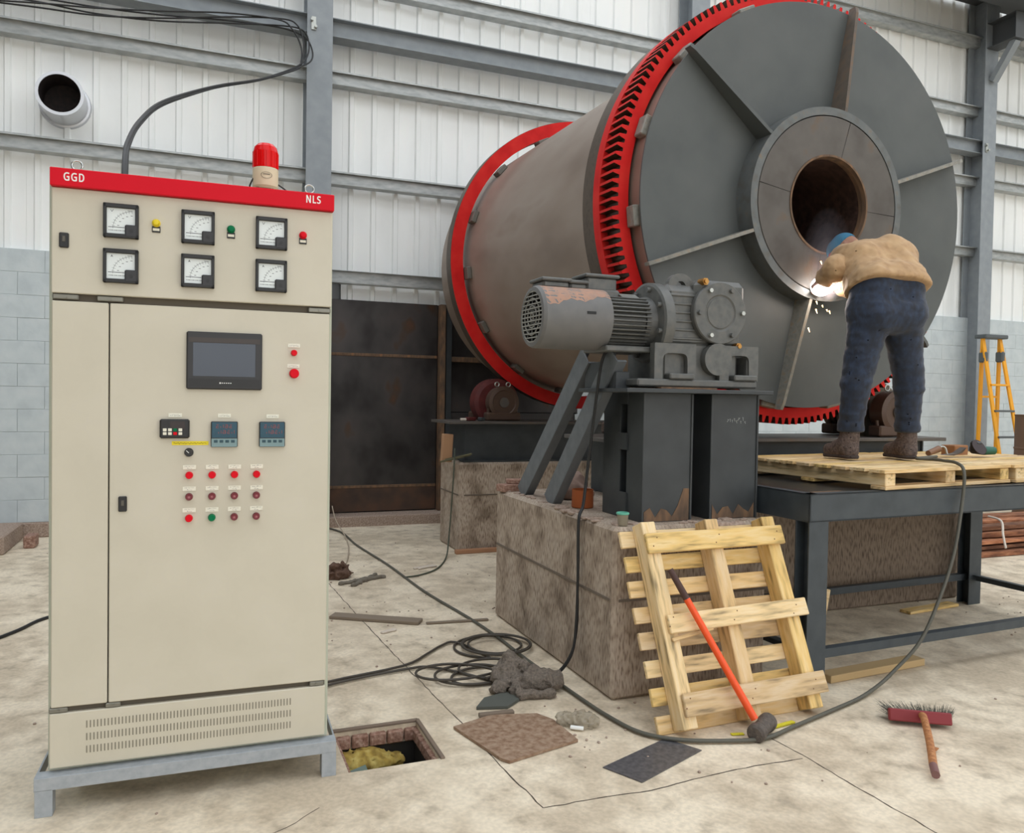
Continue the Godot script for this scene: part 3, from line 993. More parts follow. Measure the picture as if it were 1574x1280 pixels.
func build_drive() -> void:
	var m: Material = mats["slate paint"]
	var s := thing("motor_stand", "dark steel stand of four upright beams carrying the gearbox", "stand", v(0, 0.864, 0))
	var cnt := 0
	for x in [2.284, 2.704]:
		for z in [-3.623, -3.871]:
			var st := B()
			ibeam(st, v(x, 0.335, z), 0.304 if x < 2.5 else 0.312, 0.67, 0.166 if z > -3.7 else 0.19)
			var post := obj("upright", st, m, s)
			# rust bloom at the foot of the webs
			var r := B()
			var wv := [Vector2(-0.136, 0.0)]
			for k in 9:
				wv.append(Vector2(-0.136 + 0.034 * k, 0.05 + 0.03 * sin(k * 2.3 + cnt) + (0.13 if k > 6 and cnt == 0 else 0.0)))
			wv.append(Vector2(0.136, 0.0))
			prism(r, wv, 0.0015, T(Basis.IDENTITY, v(x, 0.004, z + (0.077 if z > -3.7 else 0.089))))
			obj("rust_stain", r, mats["rust streak"], post)
			cnt += 1
	for y in [0.075, 0.412, 0.655]:
		piece("batten", v(2.128, y, -3.742), v(0.01, 0.13 if y < 0.1 else 0.09, 0.1), m, s)
	piece("top_plate", v(2.43, 0.682, -3.72), v(0.9, 0.022, 0.54), m, s, 0.003)
	piece("shim", v(2.36, 0.698, -3.5), v(0.34, 0.008, 0.06), mats["rust streak"], s)
	piece("bracket_plate", v(2.015, 0.76, -3.8), v(0.014, 0.15, 0.34), m, s, 0.003)
	piece("bracket_plate", v(2.05, 0.73, -3.625), v(0.08, 0.1, 0.012), m, s, 0.003)
	# chalk marks on the second upright
	var ch := B()
	for k in 9:
		var p := v(2.66 + 0.014 * k, 0.53 + 0.012 * sin(k * 3.0), -3.5463)
		box(ch, p, v(0.003, rng.randf_range(0.012, 0.024), 0.001), rot(Vector3.BACK, rng.randf_range(-50, 50)))
		box(ch, p + v(0, 0.006, 0), v(0.009, 0.0025, 0.001), rot(Vector3.BACK, rng.randf_range(-30, 30)))
	obj("chalk_marks", ch, plain("chalk", c8(150, 154, 152), 0.9), s)
	# braces: channels leaning back to the foundation block
	var q := [[v(2.0, 1.74, -3.95), v(2.0, 0.866, -4.86), "steel channel brace leaning under the motor, the farther one"], [v(2.0, 1.735, -3.63), v(2.0, 0.866, -4.42), "steel channel brace leaning under the motor, the nearer one"]]
	for e in q:
		var a: Vector3 = e[0]
		var b: Vector3 = e[1]
		var d := (a - b).normalized()
		var nrm := Vector3.RIGHT.cross(d)
		var bs := Basis(Vector3.RIGHT, d, nrm)
		var c := (a + b) * 0.5
		var ln := a.distance_to(b)
		var st := B()
		box(st, c + Vector3.RIGHT * 0.0, v(0.008, ln, 0.12), bs)
		for k in [-1.0, 1.0]:
			box(st, c + bs.z * (0.056 * k) + Vector3.RIGHT * 0.026, v(0.056, ln, 0.012), bs)
		var o := obj("channel_brace", st, mottled("brace paint", [[0.0, c8(92, 97, 101)], [1.0, c8(110, 114, 117)]], 0.5, 0.0, v(2, 2, 2)))
		tag(o, e[2], "brace", "channel braces under the motor")
	# gearbox
	var gp: Material = mats["machine paint"]
	var g := thing("gearbox", "grey cast gearbox with round bolted cover, on the steel stand", "gearbox", v(2.5, 1.568, -3.72))
	var body := B()
	box(body, v(-0.06, 0.02, 0.0), v(0.74, 0.04, 0.44), Basis.IDENTITY, 0.008)
	box(body, v(-0.02, 0.13, -0.01), v(0.5, 0.24, 0.36), Basis.IDENTITY, 0.03)
	box(body, v(0.0, 0.37, -0.02), v(0.5, 0.34, 0.38), Basis.IDENTITY, 0.04)
	box(body, v(0.09, 0.5, 0.02), v(0.32, 0.14, 0.34), Basis.IDENTITY, 0.03)
	obj("housing", body, gp, g)
	var st := B()
	for k in 6:
		box(st, v(-0.1, 0.255 + 0.045 * k, 0.162), v(0.24, 0.014, 0.03), Basis.IDENTITY, 0.004)
	obj("cooling_rib", st, gp, g)
	# foot arches: recessed pockets framed by thick ribs
	for p in [[-0.2, 0.15], [0.2, 0.13]]:
		st = B()
		var fr := []
		for k in 13:
			var a := PI * k / 12.0
			fr.append(Vector2(p[1] * 0.5 * signf(cos(a)) * pow(absf(cos(a)), 0.45), 0.07 + 0.065 * pow(sin(a), 0.45)))
		var outer := [Vector2(0.125, 0.0), Vector2(0.125, 0.185), Vector2(-0.125, 0.185), Vector2(-0.125, 0.0)]
		var poly := [outer[0], outer[1], outer[2], outer[3], Vector2(-p[1] * 0.5, 0.0)]
		fr.reverse()
		poly.append_array(fr)
		poly.append(Vector2(p[1] * 0.5, 0.0))
		prism(st, poly, 0.045, T(Basis.IDENTITY, v(p[0], 0.04, 0.16)))
		obj("foot_arch", st, gp, g)
		piece("foot_pad", v(p[0] + 0.03, 0.055, 0.2), v(0.15, 0.03, 0.06), gp, g, 0.006)
	st = B()
	cyl(st, v(0.06, 0.15, 0.15), v(0.06, 0.15, 0.215), 0.085, -1, 32)
	obj("lower_boss", st, gp, g)
	piece("end_foot", v(0.285, 0.09, 0.1), v(0.05, 0.18, 0.2), gp, g, 0.012)
	# round cover
	var cv := B()
	var prof := [Vector2(0.0, -0.0), Vector2(0.165, 0.0), Vector2(0.165, 0.03), Vector2(0.16, 0.036), Vector2(0.098, 0.036), Vector2(0.09, 0.03), Vector2(0.084, 0.03), Vector2(0.08, 0.034), Vector2(0.0, 0.034)]
	lathe(cv, prof, T(along_z(), v(0.07, 0.395, 0.175)), 40)
	var cover := obj("round_cover", cv, gp, g)
	for k in 6:
		var a := deg_to_rad(60.0 * k + 2.0)
		st = B()
		cyl(st, v(0.07 + 0.135 * cos(a), 0.395 + 0.135 * sin(a), 0.21), v(0.07 + 0.135 * cos(a), 0.395 + 0.135 * sin(a), 0.228), 0.014, 0.012, 6)
		obj("bolt", st, gp if k % 2 else mats["zinc"], cover)
	for p in [[-0.03, 0.555, 0.19], [0.2, 0.225, 0.175]]:
		st = B()
		cyl(st, v(p[0], p[1], p[2] - 0.03), v(p[0], p[1], p[2] + 0.025), 0.02, -1, 6)
		cyl(st, v(p[0], p[1], p[2] + 0.02), v(p[0], p[1], p[2] + 0.034), 0.012, -1, 12)
		obj("brass_plug", st, mats["brass"], g)
	# lifting lug
	st = B()
	var lug := []
	for k in 13:
		var a := PI * k / 12.0
		lug.append(Vector2(0.075 * cos(a), 0.06 + 0.06 * sin(a)))
	lug.append(Vector2(-0.11, -0.02))
	for k in 13:
		var a := PI * (1.0 - k / 12.0)
		if k == 0:
			lug.append(Vector2(-0.03, -0.02))
		lug.append(Vector2(0.03 * cos(a), 0.05 + 0.03 * sin(a)))
	lug.append(Vector2(0.03, -0.02))
	lug.append(Vector2(0.11, -0.02))
	prism(st, lug, 0.035, T(Basis.IDENTITY, v(-0.13, 0.48, 0.1)))
	obj("lifting_lug", st, gp, g)
	# motor
	var mo := thing("electric_motor", "grey electric motor with dusty fan cover bolted to the gearbox", "motor", v(1.565, 1.908, -3.7))
	var xb := along_x()
	st = B()
	lathe(st, [Vector2(0.132, 0.0), Vector2(0.15, 0.004), Vector2(0.158, 0.02), Vector2(0.158, 0.385), Vector2(0.15, 0.385), Vector2(0.15, 0.02), Vector2(0.132, 0.012), Vector2(0.132, 0.0)], T(xb, Vector3.ZERO), 48)
	var fc := obj("fan_cover", st, mats["dusty motor cover"], mo)
	st = B()
	var top_arc := []
	for k in 25:
		var f := k / 24.0
		top_arc.append([f, lerpf(1.2, 0.85, f) + 0.07 * sin(k * 0.55) + 0.03 * sin(k * 1.9)])
	for k in 24:
		for j in 10:
			var qd := []
			for e in [[k, j], [k, j + 1], [k + 1, j + 1], [k + 1, j]]:
				var w: float = top_arc[e[0]][1]
				var a := lerpf(-0.9, w, e[1] / 10.0)
				qd.append(v(0.022 + 0.362 * top_arc[e[0]][0], cos(a) * 0.1586, sin(a) * 0.1586))
			face(st, qd, v(0, qd[0].y, qd[0].z))
	obj("dust_film", st, mottled("pink dust", [[0.0, c8(112, 107, 104)], [0.3, c8(146, 124, 112)], [0.6, c8(170, 130, 108)], [1.0, c8(160, 136, 122)]], 0.8, 0.0, v(2.2, 2.2, 2.2), 0.02), fc)
	# fan guard: rings and spokes
	for k in 4:
		st = B()
		lathe(st, torus(0.018 + 0.037 * k, 0.0034), T(xb, v(0.004, 0, 0)), 36)
		obj("guard_ring", st, plain("guard grey", c8(136, 134, 126), 0.5), fc)
	for k in 12:
		var a := TAU * k / 12.0
		st = B()
		cyl(st, v(0.006, cos(a) * 0.015, sin(a) * 0.015), v(0.006, cos(a) * 0.138, sin(a) * 0.138), 0.0035, -1, 6)
		obj("guard_spoke", st, mats["machine paint"], fc)
	for k in 13:
		var gy := -0.126 + 0.021 * k
		st = B()
		box(st, v(0.003, gy, 0), v(0.004, 0.0065, 2.0 * sqrt(0.137 * 0.137 - gy * gy)))
		obj("guard_bar", st, plain("guard grey", c8(136, 134, 126), 0.5), fc)
	st = B()
	cyl(st, v(0.05, 0, 0), v(0.06, 0, 0), 0.15, -1, 32)
	for k in 8:
		var a := TAU * k / 8.0
		box(st, v(0.04, cos(a) * 0.08, sin(a) * 0.08), v(0.03, 0.1, 0.006), Basis(Vector3.RIGHT, a))
	obj("fan", st, plain("fan dark", c8(40, 36, 34), 0.6), mo)
	piece("name_slot", v(0.26, 0.02, 0.157), v(0.05, 0.014, 0.004), mats["pit black"], mo)
	st = B()
	cyl(st, v(0.37, 0, 0), v(0.68, 0, 0), 0.115, -1, 40)
	cyl(st, v(0.6, 0, 0), v(0.69, 0, 0), 0.125, 0.15, 40)
	obj("frame", st, mats["machine paint"], mo)
	for k in 34:
		var a := deg_to_rad(-70.0 + 320.0 * k / 33.0)
		if absf(wrapf(a - PI * 0.5, -PI, PI)) < 0.5:
			continue
		var dir := v(0, sin(a), cos(a))
		piece("cooling_fin", v(0.5, 0, 0) + dir * 0.128, v(0.24, 0.03, 0.006), mats["machine paint"], mo, 0.0, Basis(Vector3.RIGHT, dir, Vector3.RIGHT.cross(dir)))
	st = B()
	lathe(st, [Vector2(0.0, 0.655), Vector2(0.2, 0.655), Vector2(0.214, 0.662), Vector2(0.214, 0.715), Vector2(0.19, 0.73), Vector2(0.0, 0.73)], T(xb, Vector3.ZERO), 56)
	var fl := obj("flange", st, mats["machine paint"], mo)
	for k in 8:
		var a := TAU * k / 8.0 + 0.3
		st = B()
		cyl(st, v(0.635, cos(a) * 0.178, sin(a) * 0.178), v(0.66, cos(a) * 0.178, sin(a) * 0.178), 0.014, -1, 6)
		obj("bolt", st, mats["machine paint"], fl)
	for p in [[0.13, 0.17, 0.2, 0.04], [0.255, 0.165, 0.13, 0.035], [0.39, 0.175, 0.24, 0.075]]:
		st = B()
		box(st, v(p[0], 0.15 + p[3] * 0.5, -0.06), v(p[2] * 0.75, p[3], 0.15), Basis.IDENTITY, 0.012)
		box(st, v(p[0], 0.155 + p[3], -0.06), v(p[2] * 0.85, 0.018, 0.17), Basis.IDENTITY, 0.006)
		obj("terminal_box", st, mats["machine paint"], mo)
	st = B()
	box(st, v(0.39, 0.12, -0.04), v(0.2, 0.08, 0.14), Basis.IDENTITY, 0.01)
	obj("terminal_base", st, mats["machine paint"], mo)
	piece("rating_plate", v(0.53, 0.13, 0.05), v(0.1, 0.004, 0.06), mats["zinc"], mo, 0.0, rot(Vector3.RIGHT, 25))
	piece("foot", v(0.5, -0.15, 0.0), v(0.28, 0.03, 0.26), mats["machine paint"], mo, 0.006)
	piece("foot", v(0.5, -0.13, 0.0), v(0.2, 0.06, 0.1), mats["machine paint"], mo, 0.006)


# ------------------------------------------------------------------ table and pallets on it
func build_table() -> void:
	var m: Material = mats["slate table paint"]
	var t := thing("work_table", "dark grey steel platform table the worker's pallets rest on", "table", v(2.9, 0, -3.18))
	t.rotation.y = deg_to_rad(2.2)
	var L := 2.66
	var D := 1.06
	var st := B()
	box(st, v(L * 0.5, 0.96, -0.004), v(L, 0.145, 0.008))
	box(st, v(L * 0.5, 1.029, -0.03), v(L, 0.007, 0.06))
	box(st, v(L * 0.5, 0.892, -0.03), v(L, 0.007, 0.06))
	box(st, v(L * 0.5, 0.96, -D + 0.004), v(L, 0.145, 0.008))
	for x in [0.004, L - 0.004]:
		box(st, v(x, 0.96, -D * 0.5), v(0.008, 0.145, D))
		box(st, v(x + (0.026 if x < 1.0 else -0.026), 1.029, -D * 0.5), v(0.06, 0.007, D))
	obj("apron", st, m, t)
	st = B()
	box(st, v(L * 0.5, 1.021, -D * 0.5), v(L - 0.02, 0.008, D - 0.02))
	obj("deck_plate", st, plain("dark deck", c8(46, 48, 50), 0.3, 0.2), t)
	piece("deck_scrap", v(0.2, 1.028, -0.07), v(0.2, 0.006, 0.07), mats["rust streak"], t)
	for p in [[0.065, -0.05], [L - 0.065, -0.05], [0.065, -D + 0.05], [L - 0.065, -D + 0.05]]:
		st = B()
		box(st, v(p[0], 0.445, p[1] + 0.045), v(0.13, 0.89, 0.009), Basis.IDENTITY, 0.001)
		box(st, v(p[0], 0.445, p[1] - 0.045), v(0.13, 0.89, 0.009), Basis.IDENTITY, 0.001)
		box(st, v(p[0], 0.445, p[1]), v(0.009, 0.89, 0.09))
		obj("leg", st, m, t)
	for z in [-0.03, -D + 0.03]:
		st = B()
		box(st, v(L * 0.5, 0.2, z + 0.02), v(L - 0.16, 0.045, 0.006))
		box(st, v(L * 0.5, 0.222, z), v(L - 0.16, 0.005, 0.045))
		obj("stretcher", st, m, t)
	for x in [0.05, L - 0.05]:
		st = B()
		box(st, v(x, 0.2, -D * 0.5), v(0.006, 0.045, D - 0.16))
		box(st, v(x - 0.02, 0.222, -D * 0.5), v(0.045, 0.005, D - 0.16))
		obj("stretcher", st, m, t)
	deck_pallet(v(3.43, 1.034, -3.2), 7.0, 1.16, "pine pallet on the steel table under the worker's boots")
	deck_pallet(v(4.6, 1.034, -3.32), 3.0, 0.9, "pine pallet on the steel table at the right edge of the picture")


func deck_pallet(at: Vector3, deg: float, L: float, label: String) -> void:
	var p := thing("wooden_pallet", label, "pallet", at)
	p.rotation.y = deg_to_rad(deg)
	var D := 1.05
	for k in 3:
		var x: float = [0.05, L * 0.5, L - 0.05][k]
		piece("stringer", v(x, 0.055, -D * 0.5), v(D - 0.02, 0.07, 0.085), wood(k + 1), p, 0.004, rot(Vector3.UP, 90))
	for k in 3:
		piece("bottom_board", v(L * 0.5, 0.011, -0.05 - (D - 0.1) * 0.5 * k), v(L, 0.02, 0.095), wood(k + 2), p, 0.003)
	for k in 9:
		var j := rng.randf_range(-0.012, 0.012)
		piece("deck_board", v(L * 0.5 + j, 0.1 + rng.randf_range(0, 0.003), -0.045 - 0.12 * k), v(L + 0.06, 0.02, 0.1), wood(k), p, 0.003, rot(Vector3.UP, rng.randf_range(-0.6, 0.6)))


# ------------------------------------------------------------------ the welder
func hand(st: SurfaceTool, xf: Transform3D, side: float) -> void:
	# local: wrist at the origin, fingers towards +z, palm facing -y, thumb on side * x
	var b := []
	for i in 4:
		var x := (-0.03 + 0.02 * i) * -side
		b.append([xf * v(x * 0.6, 0, 0.0), xf * v(x, 0.002, 0.085), 0.016, 0.013])
		var ln: float = [0.9, 1.0, 0.95, 0.75][i]
		var k := [v(x, 0.0, 0.09), v(x, -0.012, 0.09 + 0.034 * ln), v(x, -0.038 * ln, 0.094 + 0.04 * ln), v(x, -0.052 * ln, 0.086 + 0.022 * ln)]
		for j in 3:
			b.append([xf * k[j], xf * k[j + 1], 0.0098 - 0.0008 * j, 0.009 - 0.0008 * j])
	b.append([xf * v(side * 0.026, -0.004, 0.02), xf * v(side * 0.045, -0.02, 0.05), 0.014, 0.011])
	b.append([xf * v(side * 0.045, -0.02, 0.05), xf * v(side * 0.032, -0.042, 0.078), 0.011, 0.009])
	blob(st, b, 0.0036, 0.006)


func build_person() -> void:
	var t := thing("person", "person in tan jacket, jeans and brown boots bending over to weld the drum hub", "person", v(3.95, 1.155, -3.7))
	var inv := t.transform.affine_inverse()
	var L := func(p: Vector3) -> Vector3: return inv * p
	var hl: Vector3 = L.call(v(3.79, 2.06, -3.69))
	var hr: Vector3 = L.call(v(3.99, 2.07, -3.655))
	var kl: Vector3 = L.call(v(3.737, 1.617, -3.735))
	var kr: Vector3 = L.call(v(4.115, 1.625, -3.685))
	var al: Vector3 = L.call(v(3.764, 1.25, -3.80))
	var ar: Vector3 = L.call(v(4.149, 1.25, -3.72))
	var wl: Vector3 = L.call(v(3.80, 2.19, -3.68))
	var wr: Vector3 = L.call(v(3.99, 2.20, -3.65))
	var cl: Vector3 = L.call(v(3.86, 2.37, -3.84))
	var cr: Vector3 = L.call(v(4.06, 2.41, -3.81))
	var sl: Vector3 = L.call(v(3.81, 2.40, -3.93))
	var sr: Vector3 = L.call(v(4.10, 2.47, -3.92))
	var nb: Vector3 = L.call(v(3.965, 2.455, -3.95))
	var hd: Vector3 = L.call(v(3.925, 2.475, -4.02))
	var el: Vector3 = L.call(v(3.695, 2.335, -3.885))
	var er: Vector3 = L.call(v(4.0, 2.24, -3.98))
	var handl: Vector3 = L.call(v(3.70, 2.275, -4.0))
	var handr: Vector3 = L.call(v(3.86, 2.24, -4.04))
	# skin: one continuous body under the clothes
	var st := B()
	blob(st, [[hl, hr, 0.1, 0.1], [wl, wr, 0.1, 0.1], [cl, cr, 0.1, 0.1], [hl, wl, 0.1, 0.09], [hr, wr, 0.1, 0.09], [wl, cl, 0.09, 0.1], [wr, cr, 0.09, 0.1], [cl, sl, 0.07, 0.055], [cr, sr, 0.07, 0.055], [sl, nb, 0.05, 0.05], [sr, nb, 0.05, 0.05], [nb, hd, 0.055, 0.05],
		[hl, kl, 0.085, 0.055], [kl, al, 0.052, 0.036], [hr, kr, 0.085, 0.055], [kr, ar, 0.052, 0.036], [sl, el, 0.048, 0.038], [el, handl, 0.037, 0.027], [sr, er, 0.048, 0.038], [er, handr, 0.037, 0.027]], 0.016, 0.03)
	# head: face looks along -z of its own frame, towards the arc
	var arc: Vector3 = L.call(v(3.76, 2.25, -4.11))
	var hb := Basis.looking_at((arc - hd).normalized(), v(-0.2, 0.6, -0.7).normalized())
	var hx := T(hb, hd)
	var hbones := [[hx * v(0, 0.03, 0.02), hx * v(0, 0.035, -0.015), 0.085, 0.08], [hx * v(0, -0.02, -0.02), hx * v(0, -0.07, -0.055), 0.068, 0.042], [hx * v(0, -0.03, 0.03), hx * v(0, -0.12, 0.05), 0.06, 0.055],
		[hx * v(0, 0.01, -0.09), hx * v(0, -0.022, -0.108), 0.009, 0.014], [hx * v(-0.035, 0.022, -0.085), hx * v(0.035, 0.022, -0.085), 0.012, 0.012], [hx * v(-0.022, -0.052, -0.088), hx * v(0.022, -0.052, -0.088), 0.009, 0.009]]
	for s in [-1.0, 1.0]:
		hbones.append([hx * v(0.08 * s, 0.015, 0.005), hx * v(0.084 * s, -0.022, -0.002), 0.014, 0.01])
	blob(st, hbones, 0.0065, 0.018)
	var dl := (arc - handl).normalized()
	hand(st, T(Basis.looking_at(-dl, Vector3.UP), handl), 1.0)
	hand(st, T(Basis.looking_at(-(arc - handr).normalized(), Vector3.UP), handr), -1.0)
	obj("body", st, plain("skin", c8(150, 104, 80), 0.55), t)
	for s in [-1.0, 1.0]:
		st = B()
		lathe(st, [Vector2(0, -0.011), Vector2(0.008, -0.008), Vector2(0.011, 0), Vector2(0.008, 0.008), Vector2(0, 0.011)], T(Basis.IDENTITY, hx * v(0.032 * s, 0.006, -0.082)), 12)
		obj("eye", st, plain("eye dark", c8(40, 32, 28), 0.2), t)
	# jeans
	var jeans: StandardMaterial3D = mottled("dark denim", [[0.0, c8(32, 34, 40)], [0.5, c8(38, 47, 64)], [0.8, c8(46, 60, 84)], [1.0, c8(46, 50, 58)]], 0.85, 0.0, v(3, 1.6, 3), 0.03)
	jeans.rim_enabled = true
	jeans.rim = 0.3
	st = B()
	var lo := v(0, -1, 0)
	blob(st, [[hl, hr, 0.138, 0.138], [wl, wr, 0.125, 0.125], [hl, wl, 0.135, 0.125], [hr, wr, 0.135, 0.125], [hl + v(0, -0.03, 0.05), hr + v(0, -0.03, 0.05), 0.12, 0.12],
		[hl + v(-0.005, -0.02, 0), kl, 0.12, 0.086], [kl, al + v(0, 0.08, 0), 0.084, 0.07], [al + v(0, 0.08, 0), al + v(0, 0.04, 0), 0.07, 0.074],
		[hr + v(0.01, -0.02, 0), kr, 0.12, 0.086], [kr, ar + v(0, 0.08, 0), 0.084, 0.07], [ar + v(0, 0.08, 0), ar + v(0, 0.04, 0), 0.07, 0.074]], 0.0125, 0.03, [[v(0, 0.165, 0), lo]], 0.011, v(5, 22, 5))
	var jn := obj("jeans", st, jeans, t)
	st = B()
	blob(st, [[L.call(v(3.80, 2.21, -3.685)), L.call(v(3.99, 2.22, -3.655)), 0.128, 0.128]], 0.01, 0.02, [[L.call(v(3.9, 2.225, -3.67)), v(0, 0.85, -0.5).normalized()], [L.call(v(3.9, 2.19, -3.67)), v(0, -0.85, 0.5).normalized()]])
	obj("waistband", st, plain("denim band", c8(44, 50, 64), 0.85), jn)
	# jacket
	var tan: StandardMaterial3D = mottled("tan jacket cloth", [[0.0, c8(152, 118, 82)], [0.5, c8(184, 150, 110)], [1.0, c8(196, 164, 124)]], 0.88, 0.0, v(2.4, 2.4, 2.4), 0.02)
	tan.rim_enabled = true
	tan.rim = 0.25
	st = B()
	var hem := v(-0.14, -0.95, 0.34).normalized()
	blob(st, [[wl + v(0.01, 0.02, 0.02), wr + v(0.0, 0.02, 0.02), 0.147, 0.147], [wl + v(0.01, -0.1, -0.04), wr + v(0.01, -0.1, -0.02), 0.148, 0.15], [cl, cr, 0.145, 0.145], [wl, cl, 0.15, 0.142], [wr + v(0.0, 0, 0), cr, 0.147, 0.142], [cl, sl, 0.12, 0.088], [cr, sr, 0.125, 0.09], [sl, nb, 0.088, 0.085], [sr, nb, 0.09, 0.085], [nb, nb.lerp(hd, 0.45), 0.088, 0.07]],
		0.0115, 0.035, [[L.call(v(3.9, 2.235, -3.53)), hem]], 0.022, v(6, 6, 6))
	var jk := obj("jacket", st, tan, t)
	st = B()
	blob(st, [[sl + v(0.02, 0, 0.02), el, 0.088, 0.075], [el, el.lerp(handl, 0.75), 0.075, 0.058]], 0.0095, 0.025, [], 0.014, v(12, 12, 12))
	obj("sleeve", st, tan, jk)
	st = B()
	blob(st, [[sr, er, 0.088, 0.07], [er, er.lerp(handr, 0.75), 0.07, 0.055]], 0.0095, 0.025, [], 0.014, v(12, 12, 12))
	obj("sleeve", st, tan, jk)
	st = B()
	lathe(st, torus(0.075, 0.014), T(frame(nb, hd), nb.lerp(hd, 0.55)), 28)
	obj("collar", st, tan, jk)
	# welding cap
	st = B()
	blob(st, [[hx * v(0, 0.05, 0.025), hx * v(0, 0.055, -0.012), 0.088, 0.083]], 0.007, 0.02, [[hx * v(0, 0.035, 0), hb * v(0, -1, 0)]])
	var cap := obj("cap", st, plain("cap blue", c8(44, 108, 138), 0.85), t)
	st = B()
	blob(st, [[hx * v(-0.05, 0.035, -0.085), hx * v(0.05, 0.035, -0.085), 0.03, 0.03]], 0.006, 0.02, [[hx * v(0, 0.028, 0), hb * v(0, -1, 0)]])
	obj("cap_peak", st, plain("cap pink", c8(206, 84, 92), 0.85), cap)
	# boots
	for q in [[al, v(3.752, 1.155, -3.985), v(3.764, 1.155, -3.775), "boot"], [ar, v(4.205, 1.155, -3.925), v(4.15, 1.155, -3.695), "boot"]]:
		var toe: Vector3 = L.call(q[1])
		var heel: Vector3 = L.call(q[2])
		var f := (toe - heel).normalized()
		st = B()
		blob(st, [[q[0] + v(0, 0.1, 0), heel + v(0, 0.075, 0) + f * 0.03, 0.058, 0.056], [heel + v(0, 0.045, 0) + f * 0.02, toe + v(0, 0.045, 0) - f * 0.035, 0.052, 0.044], [heel + v(0, 0.09, 0) + f * 0.05, toe + v(0, 0.05, 0) - f * 0.07, 0.058, 0.045]], 0.009, 0.02, [[v(0, 0.012, 0), v(0, -1, 0)], [q[0] + v(0, 0.12, 0), Vector3.UP]], 0.006, v(18, 18, 18))
		var bt := obj("boot", st, mottled("boot leather", [[0.0, c8(58, 48, 44)], [0.5, c8(92, 78, 72)], [1.0, c8(120, 104, 96)]], 0.8, 0.0, v(6, 6, 6), 0.03, true, 0.3), t)
		st = B()
		blob(st, [[heel + v(0, 0.02, 0) + f * 0.015, heel + v(0, 0.02, 0) + f * 0.09, 0.05, 0.044], [heel + v(0, 0.02, 0) + f * 0.09, toe + v(0, 0.02, 0) - f * 0.04, 0.044, 0.048]], 0.008, 0.01, [[v(0, 0.024, 0), Vector3.UP], [v(0, 0.001, 0), v(0, -1, 0)]])
		obj("sole", st, plain("sole", c8(66, 56, 52), 0.9), bt)
	# electrode holder, arc, sparks, smoke
	var hld := thing("electrode_holder", "welding electrode holder with rod, held at the bright arc", "welding tool")
	var hp := v(3.86, 2.235, -4.045)
	var ap := v(3.765, 2.243, -4.098)
	var dir := (ap - hp).normalized()
	st = B()
	cyl(st, hp - dir * 0.05, hp + dir * 0.03, 0.016, 0.013, 12)
	obj("grip", st, mats["dark rubber"], hld)
	st = B()
	cyl(st, hp + dir * 0.03, ap, 0.003, -1, 8)
	obj("rod", st, mats["zinc"], hld)
	var a := thing("welding_arc", "dazzling white welding arc swollen by its glare at the lower edge of the drum hub", "arc flame", v(3.742, 2.25, -4.055))
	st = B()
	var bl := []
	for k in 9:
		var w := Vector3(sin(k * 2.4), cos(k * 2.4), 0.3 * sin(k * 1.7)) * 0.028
		bl.append([Vector3.ZERO, w, 0.058, 0.026])  # swollen well past the arc itself to stand for its glare
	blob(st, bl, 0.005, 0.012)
	obj("glare", st, lit("arc light", c8(255, 250, 246), 3.5), a)
	var om := OmniLight3D.new()
	om.name = "arc_lamp"
	om.position = v(0, 0, 0.05)
	om.light_color = c8(255, 238, 225)
	om.light_energy = 0.09
	om.light_size = 0.04
	om.omni_range = 30.0
	om.omni_attenuation = 2.0
	om.shadow_enabled = true
	a.add_child(om)
	var sp := [[3.76, 2.13, -4.06], [3.72, 2.155, -4.07], [3.70, 2.10, -4.05], [3.77, 2.1, -4.03], [3.80, 2.095, -4.04], [3.66, 1.98, -4.07], [3.68, 2.26, -4.06], [3.73, 2.41, -4.05]]
	for k in sp.size():
		var s2 := B()
		var p := v(sp[k][0], sp[k][1], sp[k][2])
		cyl(s2, p, p + v(0.004, -0.014, 0.002) * (1.0 + 0.5 * (k % 3)), 0.004, 0.001, 6)
		var o := obj("spark", s2, lit("spark light", c8(255, 214, 150), 5.0))
		tag(o, "tiny glowing spark falling from the welding arc", "spark", "sparks below the welding arc")
	var smoke := thing("welding_smoke", "pale welding smoke rising from the arc across the hub opening", "smoke", v(3.75, 2.25, -4.0), "", "stuff")
	for k in 5:
		var fog := FogVolume.new()
		fog.name = "puff"
		fog.shape = RenderingServer.FOG_VOLUME_SHAPE_ELLIPSOID
		fog.size = v(0.12 + 0.055 * k, 0.2 + 0.1 * k, 0.1 + 0.03 * k)
		fog.position = v(-0.005 * k, 0.02 + 0.042 * k, 0.01)
		var fmt := FogMaterial.new()
		fmt.density = 0.55 - 0.08 * k
		fmt.albedo = c8(236, 228, 236)
		fog.material = fmt
		smoke.add_child(fog, true)


